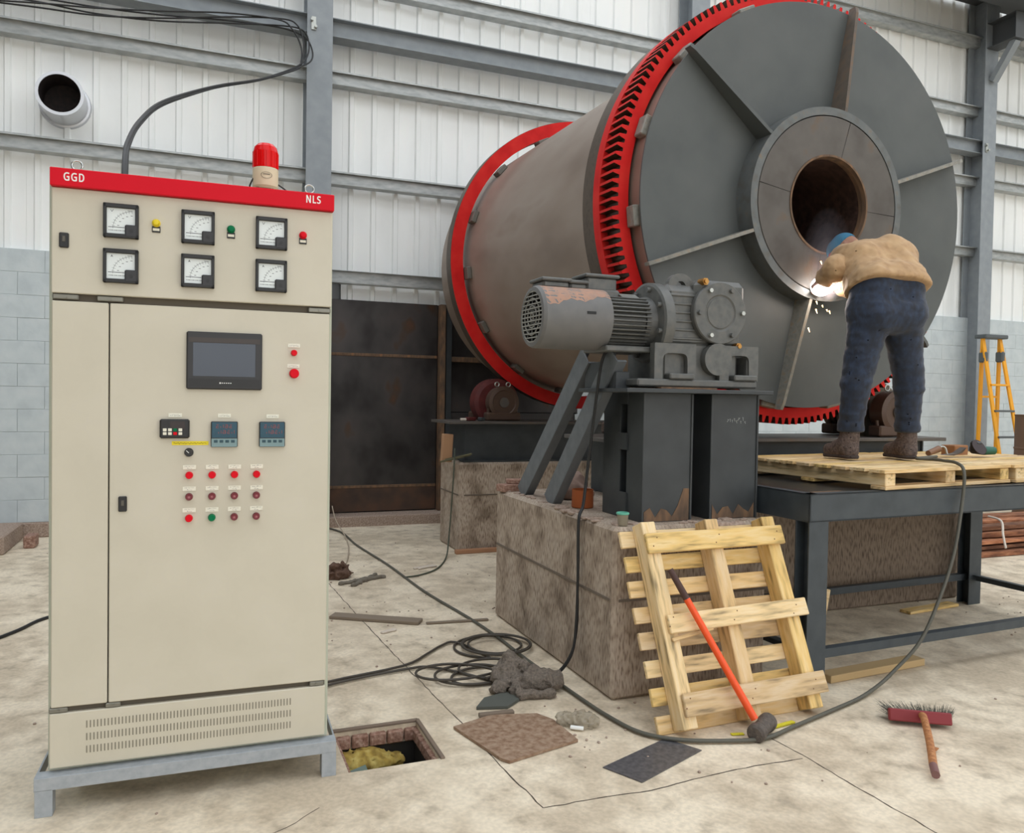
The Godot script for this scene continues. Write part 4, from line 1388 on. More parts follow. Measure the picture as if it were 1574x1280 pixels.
# ------------------------------------------------------------------ control cabinet
func dial_texture(letter: int) -> ImageTexture:
	var n := 128
	var im := Image.create(n, n, false, Image.FORMAT_RGB8)
	im.fill(c8(226, 232, 230))
	var ink := c8(52, 56, 58)
	for k in 220:
		var a := PI * 0.5 + PI * 0.5 * k / 219.0
		var p := Vector2(112, 100) + Vector2(cos(a), -sin(a)) * 84.0
		im.set_pixelv(Vector2i(p), ink)
		if k % 22 == 0:
			for r in range(76, 92):
				im.set_pixelv(Vector2i(Vector2(112, 100) + Vector2(cos(a), -sin(a)) * r).clamp(Vector2i.ZERO, Vector2i(127, 127)), ink)
		if k % 44 == 11:
			im.fill_rect(Rect2i(Vector2i(Vector2(112, 100) + Vector2(cos(a), -sin(a)) * 66.0), Vector2i(9, 3)), c8(110, 114, 116))
	# V or A mark
	for k in 11:
		var d := int(k * 0.45)
		var y := 10 + k
		if letter == 0:
			im.fill_rect(Rect2i(18 + d, y, 2, 1), ink); im.fill_rect(Rect2i(28 - d, y, 2, 1), ink)
		else:
			im.fill_rect(Rect2i(23 - d, y, 2, 1), ink); im.fill_rect(Rect2i(23 + d, y, 2, 1), ink)
	if letter:
		im.fill_rect(Rect2i(21, 17, 7, 2), ink)
	im.fill_rect(Rect2i(8, 93, 72, 3), ink)
	for k in 12:
		im.fill_rect(Rect2i(10 + k * 6, 108, 3 + k % 3, 4), c8(120, 124, 124))
	im.fill_rect(Rect2i(92, 10, 20, 3), c8(140, 144, 144))
	return ImageTexture.create_from_image(im)


func print_material(key: String, tex: Texture2D, rough := 0.25) -> StandardMaterial3D:
	var m := plain(key, Color.WHITE, rough)
	m.albedo_texture = tex
	return m


func quad(s: Vector2) -> QuadMesh:
	var q := QuadMesh.new()
	q.size = s
	return q


func marks(w: int, h: int, bg: Color, rows: int, seed_: int, ink: Color) -> ImageTexture:
	var im := Image.create(w, h, false, Image.FORMAT_RGB8)
	im.fill(bg)
	var r := RandomNumberGenerator.new()
	r.seed = seed_
	for q in rows:
		var y0 := int(h * (q + 0.5) / rows) - 4
		var x := int(w * (0.14 if q == 0 else 0.34))
		while x < w * (0.84 if q == 0 else 0.64):
			for k in 4:
				im.fill_rect(Rect2i(x + r.randi_range(0, 4), y0 + r.randi_range(0, 7), r.randi_range(1, 5), r.randi_range(1, 2)), ink)
			x += 9
	return ImageTexture.create_from_image(im)


func build_cabinet() -> void:
	var t := thing("control_cabinet", "tall beige electrical control cabinet with meters, screen, buttons and a red header", "control cabinet", v(0, 0, -3.17))
	t.rotation.y = deg_to_rad(-1.7)
	var paint: Material = mats["cabinet paint"]
	var fr: Material = mats["cabinet frame paint"]
	var st := B()
	box(st, v(0.003, 1.2, -0.31), v(0.976, 2.116, 0.58), Basis.IDENTITY, 0.004)
	box(st, v(0.007, 2.235, -0.3), v(0.96, 0.06, 0.56), Basis.IDENTITY, 0.004)
	obj("body", st, fr, t)
	piece("recess_strip", v(0.004, 1.827, -0.019), v(0.955, 0.03, 0.004), mats["recess"], t)
	piece("recess_strip", v(0.0, 0.362, -0.019), v(0.955, 0.024, 0.004), mats["recess"], t)
	piece("recess_strip", v(-0.292, 1.09, -0.019), v(0.02, 1.45, 0.003), mats["pit black"], t)
	piece("meter_panel", v(0.006, 2.024, -0.009), v(0.962, 0.368, 0.02), paint, t, 0.003)
	piece("door", v(-0.384, 1.093, -0.009), v(0.179, 1.44, 0.02), paint, t, 0.003)
	var door := piece("door", v(0.095, 1.093, -0.009), v(0.77, 1.44, 0.02), paint, t, 0.003)
	var low := piece("vent_panel", v(0.0, 0.254, -0.009), v(0.956, 0.196, 0.02), paint, t, 0.003)
	st = B()
	for row in 3:
		for k in 62:
			var x := -0.359 + 0.705 * k / 61.0
			box(st, v(x, 0.05 - 0.0455 * row, 0.0102), v(0.0045, 0.026, 0.0012))
	var slots := obj("vent_slots", st, plain("slot shade", c8(138, 132, 116), 0.8), low)
	slots.set_meta("kind", "stuff")
	# header
	piece("header", v(0.007, 2.24, 0.004), v(0.968, 0.062, 0.036), mats["red header"], t, 0.002)
	for q in [["GGD", -0.4025, 2.2405], ["NLS", 0.411, 2.2445]]:
		var tm := TextMesh.new()
		tm.text = q[0]
		var sf := SystemFont.new()
		sf.font_names = PackedStringArray(["Droid Sans"])
		var fv := FontVariation.new()
		fv.base_font = sf
		fv.variation_embolden = 0.7
		fv.spacing_glyph = 5
		tm.font = fv
		tm.font_size = 64
		tm.pixel_size = 0.00058
		tm.depth = 0.0012
		put("lettering", tm, mats["white print"], t, T(Basis.IDENTITY.scaled(v(0.8, 1.02, 1)), v(q[1], q[2], 0.0225)))
	for x in [-0.405, 0.404]:
		st = B()
		lathe(st, torus(0.017, 0.0038), T(rot(Vector3.RIGHT, 90), v(x, 2.303, -0.06)), 20)
		cyl(st, v(x, 2.262, -0.06), v(x, 2.288, -0.06), 0.008, -1, 10)
		obj("lifting_eye", st, mats["chrome"], t)
	# hinges
	for q in [[-0.431, 1.828, 0.082], [-0.29, 1.828, 0.085], [0.442, 1.826, 0.084], [-0.45, 0.362, 0.06], [-0.275, 0.362, 0.05], [0.446, 0.362, 0.055]]:
		st = B()
		box(st, v(0, 0, 0), v(q[2], 0.018, 0.012), Basis.IDENTITY, 0.003)
		cyl(st, v(0, 0, 0.004), v(0, 0, 0.01), 0.005, -1, 10)
		obj("hinge", st, plain("worn hinge", c8(132, 130, 120), 0.4, 0.6), t, T(Basis.IDENTITY, v(q[0], q[1], -0.006)))
	# locks
	for q in [[-0.4352, 2.024, 0.03, 0.052], [-0.2458, 1.0926, 0.028, 0.055]]:
		var o := piece("lock", v(q[0], q[1], 0.005), v(q[2], q[3], 0.012), mats["black plastic"], t, 0.003)
		piece("latch", v(0, 0.004, 0.0065), v(0.01, 0.02, 0.004), plain("dull latch", c8(96, 92, 84), 0.5, 0.4), o, 0.001)
	# meters
	var dials := [print_material("volt dial", dial_texture(0)), print_material("ampere dial", dial_texture(1))]
	for row in 2:
		for k in 3:
			var c := v([-0.2545, 0.0012, 0.2602][k], 2.105 - 0.16 * row, 0.0)
			st = B()
			for e in [[0.0, 0.0525, 0.114, 0.015], [0.0, -0.053, 0.114, 0.014], [-0.0515, 0.0, 0.011, 0.12], [0.0515, 0.0, 0.011, 0.12]]:
				box(st, v(e[0], e[1], 0.011), v(e[2], e[3], 0.022), Basis.IDENTITY, 0.002)
			box(st, v(0, 0, 0.006), v(0.112, 0.118, 0.01))
			var o := obj("panel_meter", st, mats["black plastic"], t, T(Basis.IDENTITY, c))
			put("dial", quad(Vector2(0.094, 0.094)), dials[row], o, T(Basis.IDENTITY, v(0, 0, 0.0116)))
			piece("corner_cover", v(0.0335, -0.0345, 0.0145), v(0.041, 0.044, 0.017), mats["grey black plastic"], o, 0.004)
			st = B()
			cyl(st, v(0.034, -0.034, 0.022), v(0.034, -0.034, 0.0245), 0.006, -1, 14)
			obj("zero_screw", st, mats["black plastic"], o)
	for k in 3:
		var c := v([-0.1403, 0.1152, 0.376][k], 2.109, 0.0)
		st = B()
		cyl(st, v(0, 0, 0), v(0, 0, 0.01), 0.0145, -1, 20)
		lathe(st, [Vector2(0.0125, 0.01), Vector2(0.0125, 0.018), Vector2(0.009, 0.024), Vector2(0.0, 0.026)], T(along_z(), Vector3.ZERO), 20)
		obj("pilot_lamp", st, mats[["lamp yellow", "button green", "button red"][k]], t, T(Basis.IDENTITY, c))
		var lp := piece("lamp_label", c + v(0, -0.022, 0.003), v(0.028, 0.022, 0.006), mats["black plastic"], t, 0.001)
		piece("label_insert", v(0, -0.001, 0.0035), v(0.022, 0.009, 0.001), mats["label plate"], lp)
	# screen
	var sc := piece("touch_screen", v(0.097, 1.6175, 0.008), v(0.266, 0.2125, 0.018), mats["grey black plastic"], t, 0.005)
	piece("display", v(-0.001, 0.004, 0.0095), v(0.218, 0.123, 0.001), mats["screen glass"], sc)
	piece("bezel_band", v(0, 0.076, 0.0095), v(0.25, 0.018, 0.001), plain("bezel brown", c8(62, 54, 50), 0.4), sc)
	piece("bezel_band", v(0, -0.082, 0.0095), v(0.25, 0.03, 0.001), mats["black plastic"], sc)
	st = B()
	for k in 6:
		box(st, v(-0.016 + 0.0075 * k, -0.082, 0.0102), v(0.0045, 0.003 + (0.003 if k == 0 else 0.0), 0.0006))
	obj("maker_mark", st, mats["white print"], sc)
	# buttons and their label plates
	var lm := []
	for k in 4:
		lm.append(print_material("button label %d" % k, marks(96, 32, c8(234, 230, 212), 2, k + 3, c8(96, 90, 84)), 0.5))
	lm.append(print_material("small label", marks(96, 24, c8(232, 230, 214), 1, 21, c8(90, 86, 80)), 0.5))
	var kinds := ["button red", "button red", "button red", "button red", "button maroon", "button maroon", "button maroon", "button maroon", "button red", "button green", "button maroon", "button maroon"]
	for i in 12:
		var c := v(-0.0238 + 0.0791 * (i % 4), 1.1925 - 0.0797 * (i / 4), 0.001)
		button(t, c, 0.0125, kinds[i])
		plate_label(t, c + v(0.0, 0.0292, 0.0), Vector2(0.046, 0.0158), lm[i % 4])
	button(t, v(0.347, 1.657, 0.001), 0.011, "button red")
	button(t, v(0.3484, 1.578, 0.001), 0.017, "button red")
	for p in [v(0.3466, 1.6852, 0.001), v(0.345, 1.6067, 0.001), v(-0.0735, 1.4142, 0.001), v(0.0966, 1.4139, 0.001), v(0.2698, 1.4126, 0.001)]:
		plate_label(t, p, Vector2(0.046, 0.0145), lm[4])
	# inverter keypad
	var kp := piece("keypad", v(-0.074, 1.365, 0.009), v(0.101, 0.07, 0.02), mats["black plastic"], t, 0.005)
	piece("display", v(0.01, 0.014, 0.0105), v(0.05, 0.026, 0.001), plain("brown display", c8(44, 34, 32), 0.2), kp)
	for i in 8:
		var kc := "label plate"
		if i == 2:
			kc = "button green"
		elif i == 6:
			kc = "button red"
		piece("key", v(-0.033 + 0.0175 * (i % 4), -0.004 - 0.0135 * (i / 4), 0.011), v(0.0125, 0.0105, 0.003), mats[kc], kp, 0.0012)
	# temperature controllers
	for q in [[0.0974, 0], [0.2687, 1]]:
		var o := piece("temperature_controller", v(q[0], 1.3445, 0.008), v(0.0945, 0.0955, 0.018), mats["black plastic"], t, 0.003)
		piece("display", v(0, 0.0165, 0.0095), v(0.088, 0.058, 0.0012), mats["teal display"], o)
		piece("keyband", v(0, -0.031, 0.0095), v(0.09, 0.031, 0.0014), mats["grey teal"], o)
		for k in 4:
			piece("key", v(-0.03 + 0.02 * k, -0.026, 0.0105), v(0.013, 0.01, 0.002), plain("key slate", c8(42, 74, 84), 0.5), o, 0.001)
		st = B()
		for r in 2:
			for k in 4:
				var x := -0.024 + 0.0155 * k + 0.008 * r
				var y := 0.03 - 0.021 * r
				for e in [[0, 0.006, 0.008, 0.0016], [0, 0, 0.008, 0.0016], [0, -0.006, 0.008, 0.0016], [0.0045, 0.003, 0.0016, 0.006], [-0.0045, -0.003, 0.0016, 0.006], [0.0045, -0.003, 0.0016, 0.006]]:
					if (k + r + int(e[0] * 1000)) % 3 != 1:
						box(st, v(x + e[0], y + e[1], 0.0104), v(e[2], e[3], 0.0006))
		obj("digits", st, mats["digit red"], o)
	# handwritten yellow tape
	st = B()
	box(st, v(-0.021, 1.3112, 0.0018), v(0.126, 0.0145, 0.001))
	var tp := obj("yellow_tape", st, mats["tape yellow"], t)
	var pts := []
	for k in 60:
		pts.append(v(-0.078 + 0.0019 * k, 1.311 + 0.0034 * sin(k * 1.35) * cos(k * 0.31), 0.0026))
	st = B()
	tube(st, pts, 0.0006, 4)
	obj("handwriting", st, mats["ink"], tp)
	st = B()
	cyl(st, v(0, 0, 0), v(0, 0, 0.006), 0.016, -1, 24)
	cyl(st, v(0, 0, 0.006), v(0, 0, 0.028), 0.0125, 0.011, 20)
	var kn := obj("rotary_knob", st, mats["black plastic"], t, T(Basis.IDENTITY, v(-0.0254, 1.2774, 0.001)))
	piece("pointer", v(-0.004, 0.004, 0.0284), v(0.002, 0.013, 0.001), mats["white print"], kn, 0.0, rot(Vector3.BACK, 45))
	# base frame of angle iron
	var bm: Material = mats["base frame paint"]
	st = B()
	box(st, v(0, 0.116, 0.027), v(1.04, 0.046, 0.006), Basis.IDENTITY, 0.001)
	box(st, v(0, 0.1375, 0.0), v(1.04, 0.006, 0.05))
	box(st, v(0, 0.116, -0.64), v(1.04, 0.046, 0.006))
	for x in [-0.517, 0.517]:
		box(st, v(x, 0.116, -0.306), v(0.006, 0.046, 0.66))
	obj("base_frame", st, bm, t)
	for x in [-0.49, 0.493]:
		for z in [0.0, -0.61]:
			st = B()
			var s := -1.0 if x < 0 else 1.0
			box(st, v(x, 0.0485, z + 0.027), v(0.056, 0.097, 0.006), Basis.IDENTITY, 0.001)
			box(st, v(x - s * 0.025, 0.0485, z), v(0.006, 0.097, 0.056), Basis.IDENTITY, 0.001)
			obj("base_leg", st, bm, t)
	# beacon
	var b := thing("warning_beacon", "red warning beacon with cream base on top of the control cabinet", "beacon light", v(0.243, 2.268, -3.25))
	st = B()
	box(st, v(-0.005, 0.012, 0), v(0.07, 0.024, 0.07), Basis.IDENTITY, 0.004)
	obj("mount", st, plain("brown bracket", c8(92, 66, 48), 0.6), b)
	st = B()
	lathe(st, [Vector2(0.0, 0.022), Vector2(0.04, 0.022), Vector2(0.048, 0.032), Vector2(0.048, 0.098), Vector2(0.046, 0.102), Vector2(0.0, 0.102)], T(Basis.IDENTITY, Vector3.ZERO), 40)
	var bs := obj("base", st, mats["cream plastic"], b)
	st = B()
	lathe(st, torus(0.02, 0.0008), T(rot(Vector3.RIGHT, 90).scaled(v(1, 0.6, 1)), v(0.0, 0.068, 0.049)), 24)
	for k in 5:
		box(st, v(-0.01 + 0.005 * k, 0.072, 0.0484), v(0.003, 0.004, 0.0008))
	obj("base_print", st, mats["ink"], bs)
	st = B()
	lathe(st, [Vector2(0.047, 0.102), Vector2(0.047, 0.165), Vector2(0.042, 0.184), Vector2(0.03, 0.196), Vector2(0.0, 0.2)], T(Basis.IDENTITY, Vector3.ZERO), 40)
	var lens := obj("lens", st, mats["lens red"], b)
	for k in 16:
		var a := TAU * k / 16.0
		piece("lens_rib", v(cos(a) * 0.047, 0.135, sin(a) * 0.047), v(0.0035, 0.06, 0.0035), mats["lens red"], lens, 0.001, Basis(Vector3.UP, -a))
	st = B()
	tube(st, curve([v(0.046, 0.045, 0.01), v(0.075, 0.03, 0.0), v(0.11, 0.006, -0.02), v(0.12, 0.002, -0.05)], 5), 0.003, 6)
	tube(st, curve([v(-0.046, 0.06, 0.01), v(-0.058, 0.03, 0.0), v(-0.05, 0.004, -0.02)], 5), 0.003, 6)
	obj("wire", st, mats["dark rubber"], b)


func button(t: Node, c: Vector3, r: float, m: String) -> void:
	var st := B()
	cyl(st, v(0, 0, 0), v(0, 0, 0.006), r * 1.08, -1, 24)
	lathe(st, [Vector2(r * 0.92, 0.006), Vector2(r, 0.012), Vector2(r, 0.02), Vector2(r * 0.88, 0.023), Vector2(0.0, 0.0225)], T(along_z(), Vector3.ZERO), 24)
	var o := obj("push_button", st, mats[m], t, T(Basis.IDENTITY, c))
	if m == "button maroon":
		st = B()
		for q in [0.0, 60.0, 120.0]:
			box(st, v(0, 0, 0.0232), v(r * 0.9, 0.0014, 0.0006), rot(Vector3.BACK, q + 15.0))
		obj("lens_mark", st, plain("pale maroon", c8(190, 120, 124), 0.4), o)


func plate_label(t: Node, c: Vector3, s: Vector2, m: Material) -> void:
	var o := piece("label_plate", c, v(s.x, s.y, 0.004), mats["label plate"], t, 0.0008)
	put("print", quad(s * 0.96), m, o, T(Basis.IDENTITY, v(0, 0, 0.0023)))


# ------------------------------------------------------------------ leaning pallet, hammer, broom
func build_pallet_and_tools() -> void:
	var p := thing("wooden_pallet", "pine pallet leaning against the concrete foundation block, underside outward", "pallet", v(1.975, 0.002, -3.005))
	p.rotation_degrees = v(-24.0, 2.0, -0.6)
	# local: x across, y up the pallet, z outward
	var H := 0.945
	for k in 8:
		var y := 0.045 + 0.1215 * k
		piece("deck_board", v(0.375 + rng.randf_range(-0.006, 0.006), y, -0.012), v(0.86, 0.078 + rng.randf_range(-0.004, 0.004), 0.02), wood(k * 3), p, 0.003, rot(Vector3.BACK, rng.randf_range(-0.5, 0.5)))
	for k in 3:
		piece("stringer", v([0.06, 0.425, 0.79][k], H * 0.5 + 0.01, 0.045), v(H, 0.078, 0.09), wood(k + 1), p, 0.004, rot(Vector3.BACK, 90 + [0.4, -0.5, 0.3][k]))
	for k in 3:
		piece("bottom_board", v(0.44 + [0.015, 0.02, -0.01][k], [0.118, 0.475, 0.85][k], 0.102), v(0.83, [0.1, 0.085, 0.096][k], 0.022), wood(k * 2 + 4), p, 0.004, rot(Vector3.BACK, [1.0, 1.4, 0.6][k]))
	piece("splinter", v(0.17, 0.412, 0.1), v(0.24, 0.018, 0.012), wood(2), p, 0.003, rot(Vector3.BACK, 8))
	var nails := B()
	for k in 3:
		for x in [0.06, 0.425, 0.79]:
			for s in [-0.02, 0.02]:
				cyl(nails, v(x + s * 0.7, [0.118, 0.475, 0.85][k] + s, 0.112), v(x + s * 0.7, [0.118, 0.475, 0.85][k] + s, 0.1142), 0.0035, -1, 6)
	obj("nails", nails, plain("nail", c8(120, 84, 56), 0.6, 0.4), p).set_meta("kind", "stuff")
	# sledge hammer
	var h := thing("sledge_hammer", "sledge hammer with orange handle leaning on the pallet, head on the floor", "hammer")
	var top := v(2.066, 0.707, -3.165)
	var bot := v(2.345, 0.045, -2.85)
	var d := (bot - top).normalized()
	var st := B()
	cyl(st, top + d * 0.15, bot - d * 0.04, 0.0155, 0.0175, 20)
	var sl := obj("handle", st, plain("orange sleeve", c8(240, 84, 28), 0.4), h)
	st = B()
	cyl(st, top, top + d * 0.152, 0.0145, 0.0165, 20)
	obj("grip", st, plain("brown rubber grip", c8(78, 54, 48), 0.7), h)
	st = B()
	var ha := v(0.86, 0.06, -0.5).normalized()
	var hc := v(2.36, 0.043, -2.85)
	var prof := [Vector2(0.0, -0.085), Vector2(0.03, -0.085), Vector2(0.041, -0.076), Vector2(0.042, -0.05), Vector2(0.036, -0.035), Vector2(0.036, 0.035), Vector2(0.042, 0.05), Vector2(0.041, 0.076), Vector2(0.03, 0.085), Vector2(0.0, 0.085)]
	lathe(st, prof, T(frame(Vector3.ZERO, ha), hc), 24)
	obj("head", st, mottled("forged head", [[0.0, c8(72, 66, 62)], [1.0, c8(116, 106, 98)]], 0.7, 0.3, v(6, 6, 6), 0.03, true, 0.3), h)
	# folding rule / yellow tape strip on the floor
	st = B()
	box(st, v(2.52, 0.006, -2.915), v(0.17, 0.008, 0.022), rot(Vector3.UP, 8), 0.001)
	box(st, v(2.27, 0.004, -2.906), v(0.06, 0.005, 0.02), rot(Vector3.UP, -14), 0.001)
	var yt := obj("yellow_strip", st, mottled("yellow strip", [[0.0, c8(170, 148, 20)], [0.5, c8(214, 204, 40)], [1.0, c8(226, 220, 80)]], 0.6, 0.0, v(14, 14, 14), 0.04))
	tag(yt, "yellow measuring strip lying on the floor behind the hammer head", "measuring tape")
	# broom
	var b := thing("broom", "short broom with red head and dark bristles lying on the floor", "broom", v(3.14, 0, -2.7))
	var hx := v(0.235, 0, 0.155).normalized()
	var hz := v(-0.155, 0, 0.235).normalized()
	var bb := Basis(hx, Vector3.UP, hx.cross(Vector3.UP))
	piece("head", v(0, 0.045, 0), v(0.27, 0.055, 0.035), plain("broom red", c8(134, 44, 48), 0.6), b, 0.005, bb * rot(Vector3.RIGHT, -20))
	st = B()
	for k in 900:
		var u := rng.randf_range(-0.15, 0.15)
		var a := v(u * 0.9, 0.045 + rng.randf_range(-0.02, 0.02), -0.015)
		var e := v(u * 1.15 + rng.randf_range(-0.008, 0.008), a.y + rng.randf_range(-0.035, 0.025), -0.085 + rng.randf_range(-0.012, 0.01))
		e.y = maxf(e.y, 0.004)
		var s := v(0.0011, 0, 0)
		face(st, [bb * (a - s), bb * (a + s), bb * (e + s * 0.4), bb * (e - s * 0.4)], Vector3.UP)
	obj("bristles", st, plain("bristle", c8(62, 62, 54), 0.9), b).set_meta("kind", "stuff")
	st = B()
	var he := v(2.722, 0.02, -2.256) - b.position
	tube(st, curve([v(-0.0, 0.055, 0.012), v(-0.03, 0.06, 0.05), he * 0.5 + v(0.015, 0.035, 0), he * 0.85 + v(0.0, 0.02, 0)], 5), 0.0165, 10)
	obj("handle", st, mottled("worn broom stick", [[0.0, c8(128, 74, 42)], [0.5, c8(176, 118, 72)], [1.0, c8(196, 146, 98)]], 0.75, 0.0, v(5, 5, 5), 0.03), b)
	st = B()
	tube(st, [he * 0.85 + v(0, 0.02, 0), he * 0.98 + v(0, 0.014, 0)], 0.0165, 10)
	obj("handle_tip", st, plain("dull tip", c8(124, 88, 84), 0.7), b)
	piece("loose_flake", he * 0.55 + v(0.06, 0.004, -0.02), v(0.035, 0.004, 0.03), mats["worn broom stick"], b, 0.001, rot(Vector3.UP, 25))


# ------------------------------------------------------------------ cables
func cable(n: String, label: String, pts: Array, r: float, m: Material, group := "", sub := 7) -> void:
	var st := B()
	tube(st, curve(pts, sub), r, 7)
	tag(obj(n, st, m), label, "cable", group)


func build_cables() -> void:
	var blk: Material = mats["dark rubber"]
	var main := [v(-2.6, 5.17, -8.95), v(-2.08, 5.192, -8.95), v(-1.444, 5.238, -8.95), v(-0.94, 5.254, -8.95), v(-0.35, 5.315, -8.95), v(0.276, 5.413, -8.95), v(0.8, 5.456, -8.93), v(1.04, 5.4, -8.9), v(1.115, 5.25, -8.88), v(1.1, 5.07, -8.82), v(0.936, 4.873, -8.6), v(0.542, 4.479, -8.0), v(0.174, 4.076, -7.2), v(-0.07, 3.692, -6.4), v(-0.234, 3.322, -5.6), v(-0.297, 2.952, -4.8), v(-0.292, 2.617, -4.0), v(-0.274, 2.438, -3.6), v(-0.263, 2.26, -3.43)]
	for k in 4:
		var pts := []
		for i in main.size():
			var far := clampf((11.0 - i) / 4.0, 0.0, 1.0)
			var s := lerpf(0.008, 0.05, far)
			var a := k * TAU / 4.0 + i * 0.7
			var loop := v(0.03, 0.0, 0) * float(k) * (1.0 if i > 6 and i < 10 else 0.0)
			pts.append(main[i] + v(cos(a) * s * 0.5, sin(a) * s, 0.01 * k) - loop)
		cable("power_cable", "black cable running along the wall beam and looping down into the cabinet top", pts, 0.0085, blk, "black cables from the wall to the cabinet")
	# welding lead: across the floor, under the pallet edge, up to the worker's pallet
	var hose := [v(1.35, 0.012, -9.0), v(1.467, 0.012, -8.6), v(1.484, 0.012, -7.85), v(1.573, 0.012, -6.85), v(1.623, 0.012, -5.84), v(1.709, 0.012, -5.08), v(1.745, 0.012, -4.6), v(1.75, 0.014, -4.2), v(1.762, 0.014, -3.86), v(1.78, 0.014, -3.5), v(1.802, 0.014, -3.26), v(1.85, 0.014, -3.05), v(1.97, 0.014, -2.925), v(2.16, 0.014, -2.845), v(2.34, 0.014, -2.81), v(2.56, 0.014, -2.87), v(2.85, 0.014, -2.955), v(3.1, 0.015, -3.03), v(3.3, 0.03, -3.1), v(3.44, 0.08, -3.13), v(3.614, 0.225, -3.12), v(3.76, 0.44, -3.13), v(3.885, 0.68, -3.15), v(3.98, 0.95, -3.185), v(4.02, 1.12, -3.21), v(4.06, 1.165, -3.29), v(4.12, 1.167, -3.42), v(4.15, 1.167, -3.53), v(4.1, 1.167, -3.6), v(4.2, 1.168, -3.64), v(4.36, 1.17, -3.68)]
	cable("welding_lead", "long grey green welding lead crossing the floor and climbing onto the worker's pallet", hose, 0.0095, mats["hose rubber"])
	# twin black motor cables
	for k in 2:
		var o := v(-0.004 * k, 0, 0.015 * k)
		cable("motor_cable", ["black cable hanging from the motor over the block edge, the thinner strand", "black cable hanging from the motor over the block edge, the thicker strand"][k], [v(1.985, 1.74, -3.7) + o, v(1.97, 1.66, -3.72) + o, v(1.968, 1.4, -3.78) + o, v(1.96, 1.1, -3.83) + o, v(1.935, 0.93, -3.82) + o, v(1.9, 0.85, -3.8) + o, v(1.896, 0.6, -3.79) + o, v(1.895 - 0.01 * k, 0.3, -3.78) + o, v(1.86, 0.14, -3.78) + o, v(1.79, 0.03, -3.82) + o, v(1.68, 0.014, -3.87) + o, v(1.58, 0.014, -3.84) + o], 0.0062 + 0.0015 * k, blk, "motor cables")
	# coils on the floor
	var c1 := []
	for i in 58:
		var a := TAU * i / 16.0 + 2.0
		var r := 0.182 + 0.042 * sin(i * 0.31)
		c1.append(v(1.65 + r * 1.05 * cos(a), 0.009 + 0.009 * i / 16.0, -4.405 + r * sin(a)))
	cable("cable_coil", "upper coil of dark cable on the floor beside the concrete block", [v(0.52, 0.012, -4.03), v(0.64, 0.012, -4.135), v(1.064, 0.012, -4.25), v(1.24, 0.012, -4.4), v(1.36, 0.012, -4.52), v(1.47, 0.012, -4.56)] + c1, 0.0072, plain("coil rubber", c8(66, 60, 52), 0.6), "cable coils", 4)
	var c2 := []
	for i in 62:
		var a := TAU * i / 15.0 + 1.2
		var r := 0.15 + 0.045 * sin(i * 0.53)
		c2.append(v(1.39 + 0.1 * sin(i * 0.21) + r * 1.15 * cos(a), 0.009 + 0.008 * i / 15.0, -4.0 + 0.85 * r * sin(a)))
	cable("cable_coil", "lower tangled coil of dark cable on the floor behind the grey rag", [v(0.5, 0.012, -3.98), v(0.66, 0.012, -4.1), v(1.05, 0.012, -4.19), v(1.22, 0.012, -4.17)] + c2, 0.0072, mats["coil rubber"], "cable coils", 4)
	# thin wires near the rear door and on the left floor
	cable("floor_wire", "dark wire lying on the floor at the left edge of the picture", [v(-1.5, 0.01, -5.0), v(-1.2, 0.01, -5.35), v(-1.088, 0.01, -5.526), v(-1.012, 0.01, -5.67), v(-0.932, 0.01, -5.87), v(-0.8, 0.01, -6.0), v(-0.5, 0.01, -6.2)], 0.011, mats["dark rubber"])
	cable("floor_wire", "thin pale wire looping on the floor just right of the cabinet", [v(1.42, 0.25, -9.0), v(1.43, 0.12, -8.8), v(1.45, 0.02, -8.3), v(1.36, 0.01, -7.6), v(1.2, 0.01, -6.9), v(1.05, 0.01, -6.6), v(0.8, 0.01, -6.7)], 0.006, plain("pale wire", c8(176, 160, 140), 0.7))
	cable("floor_wire", "green grey wire curving from the rear block down to the floor debris", [v(2.31, 1.0, -7.3), v(2.29, 0.86, -7.24), v(2.27, 0.5, -7.235), v(2.24, 0.15, -7.22), v(2.15, 0.02, -7.0), v(1.95, 0.01, -6.6), v(1.75, 0.01, -6.4), v(1.6, 0.01, -6.35)], 0.007, plain("green wire", c8(70, 76, 62), 0.7))


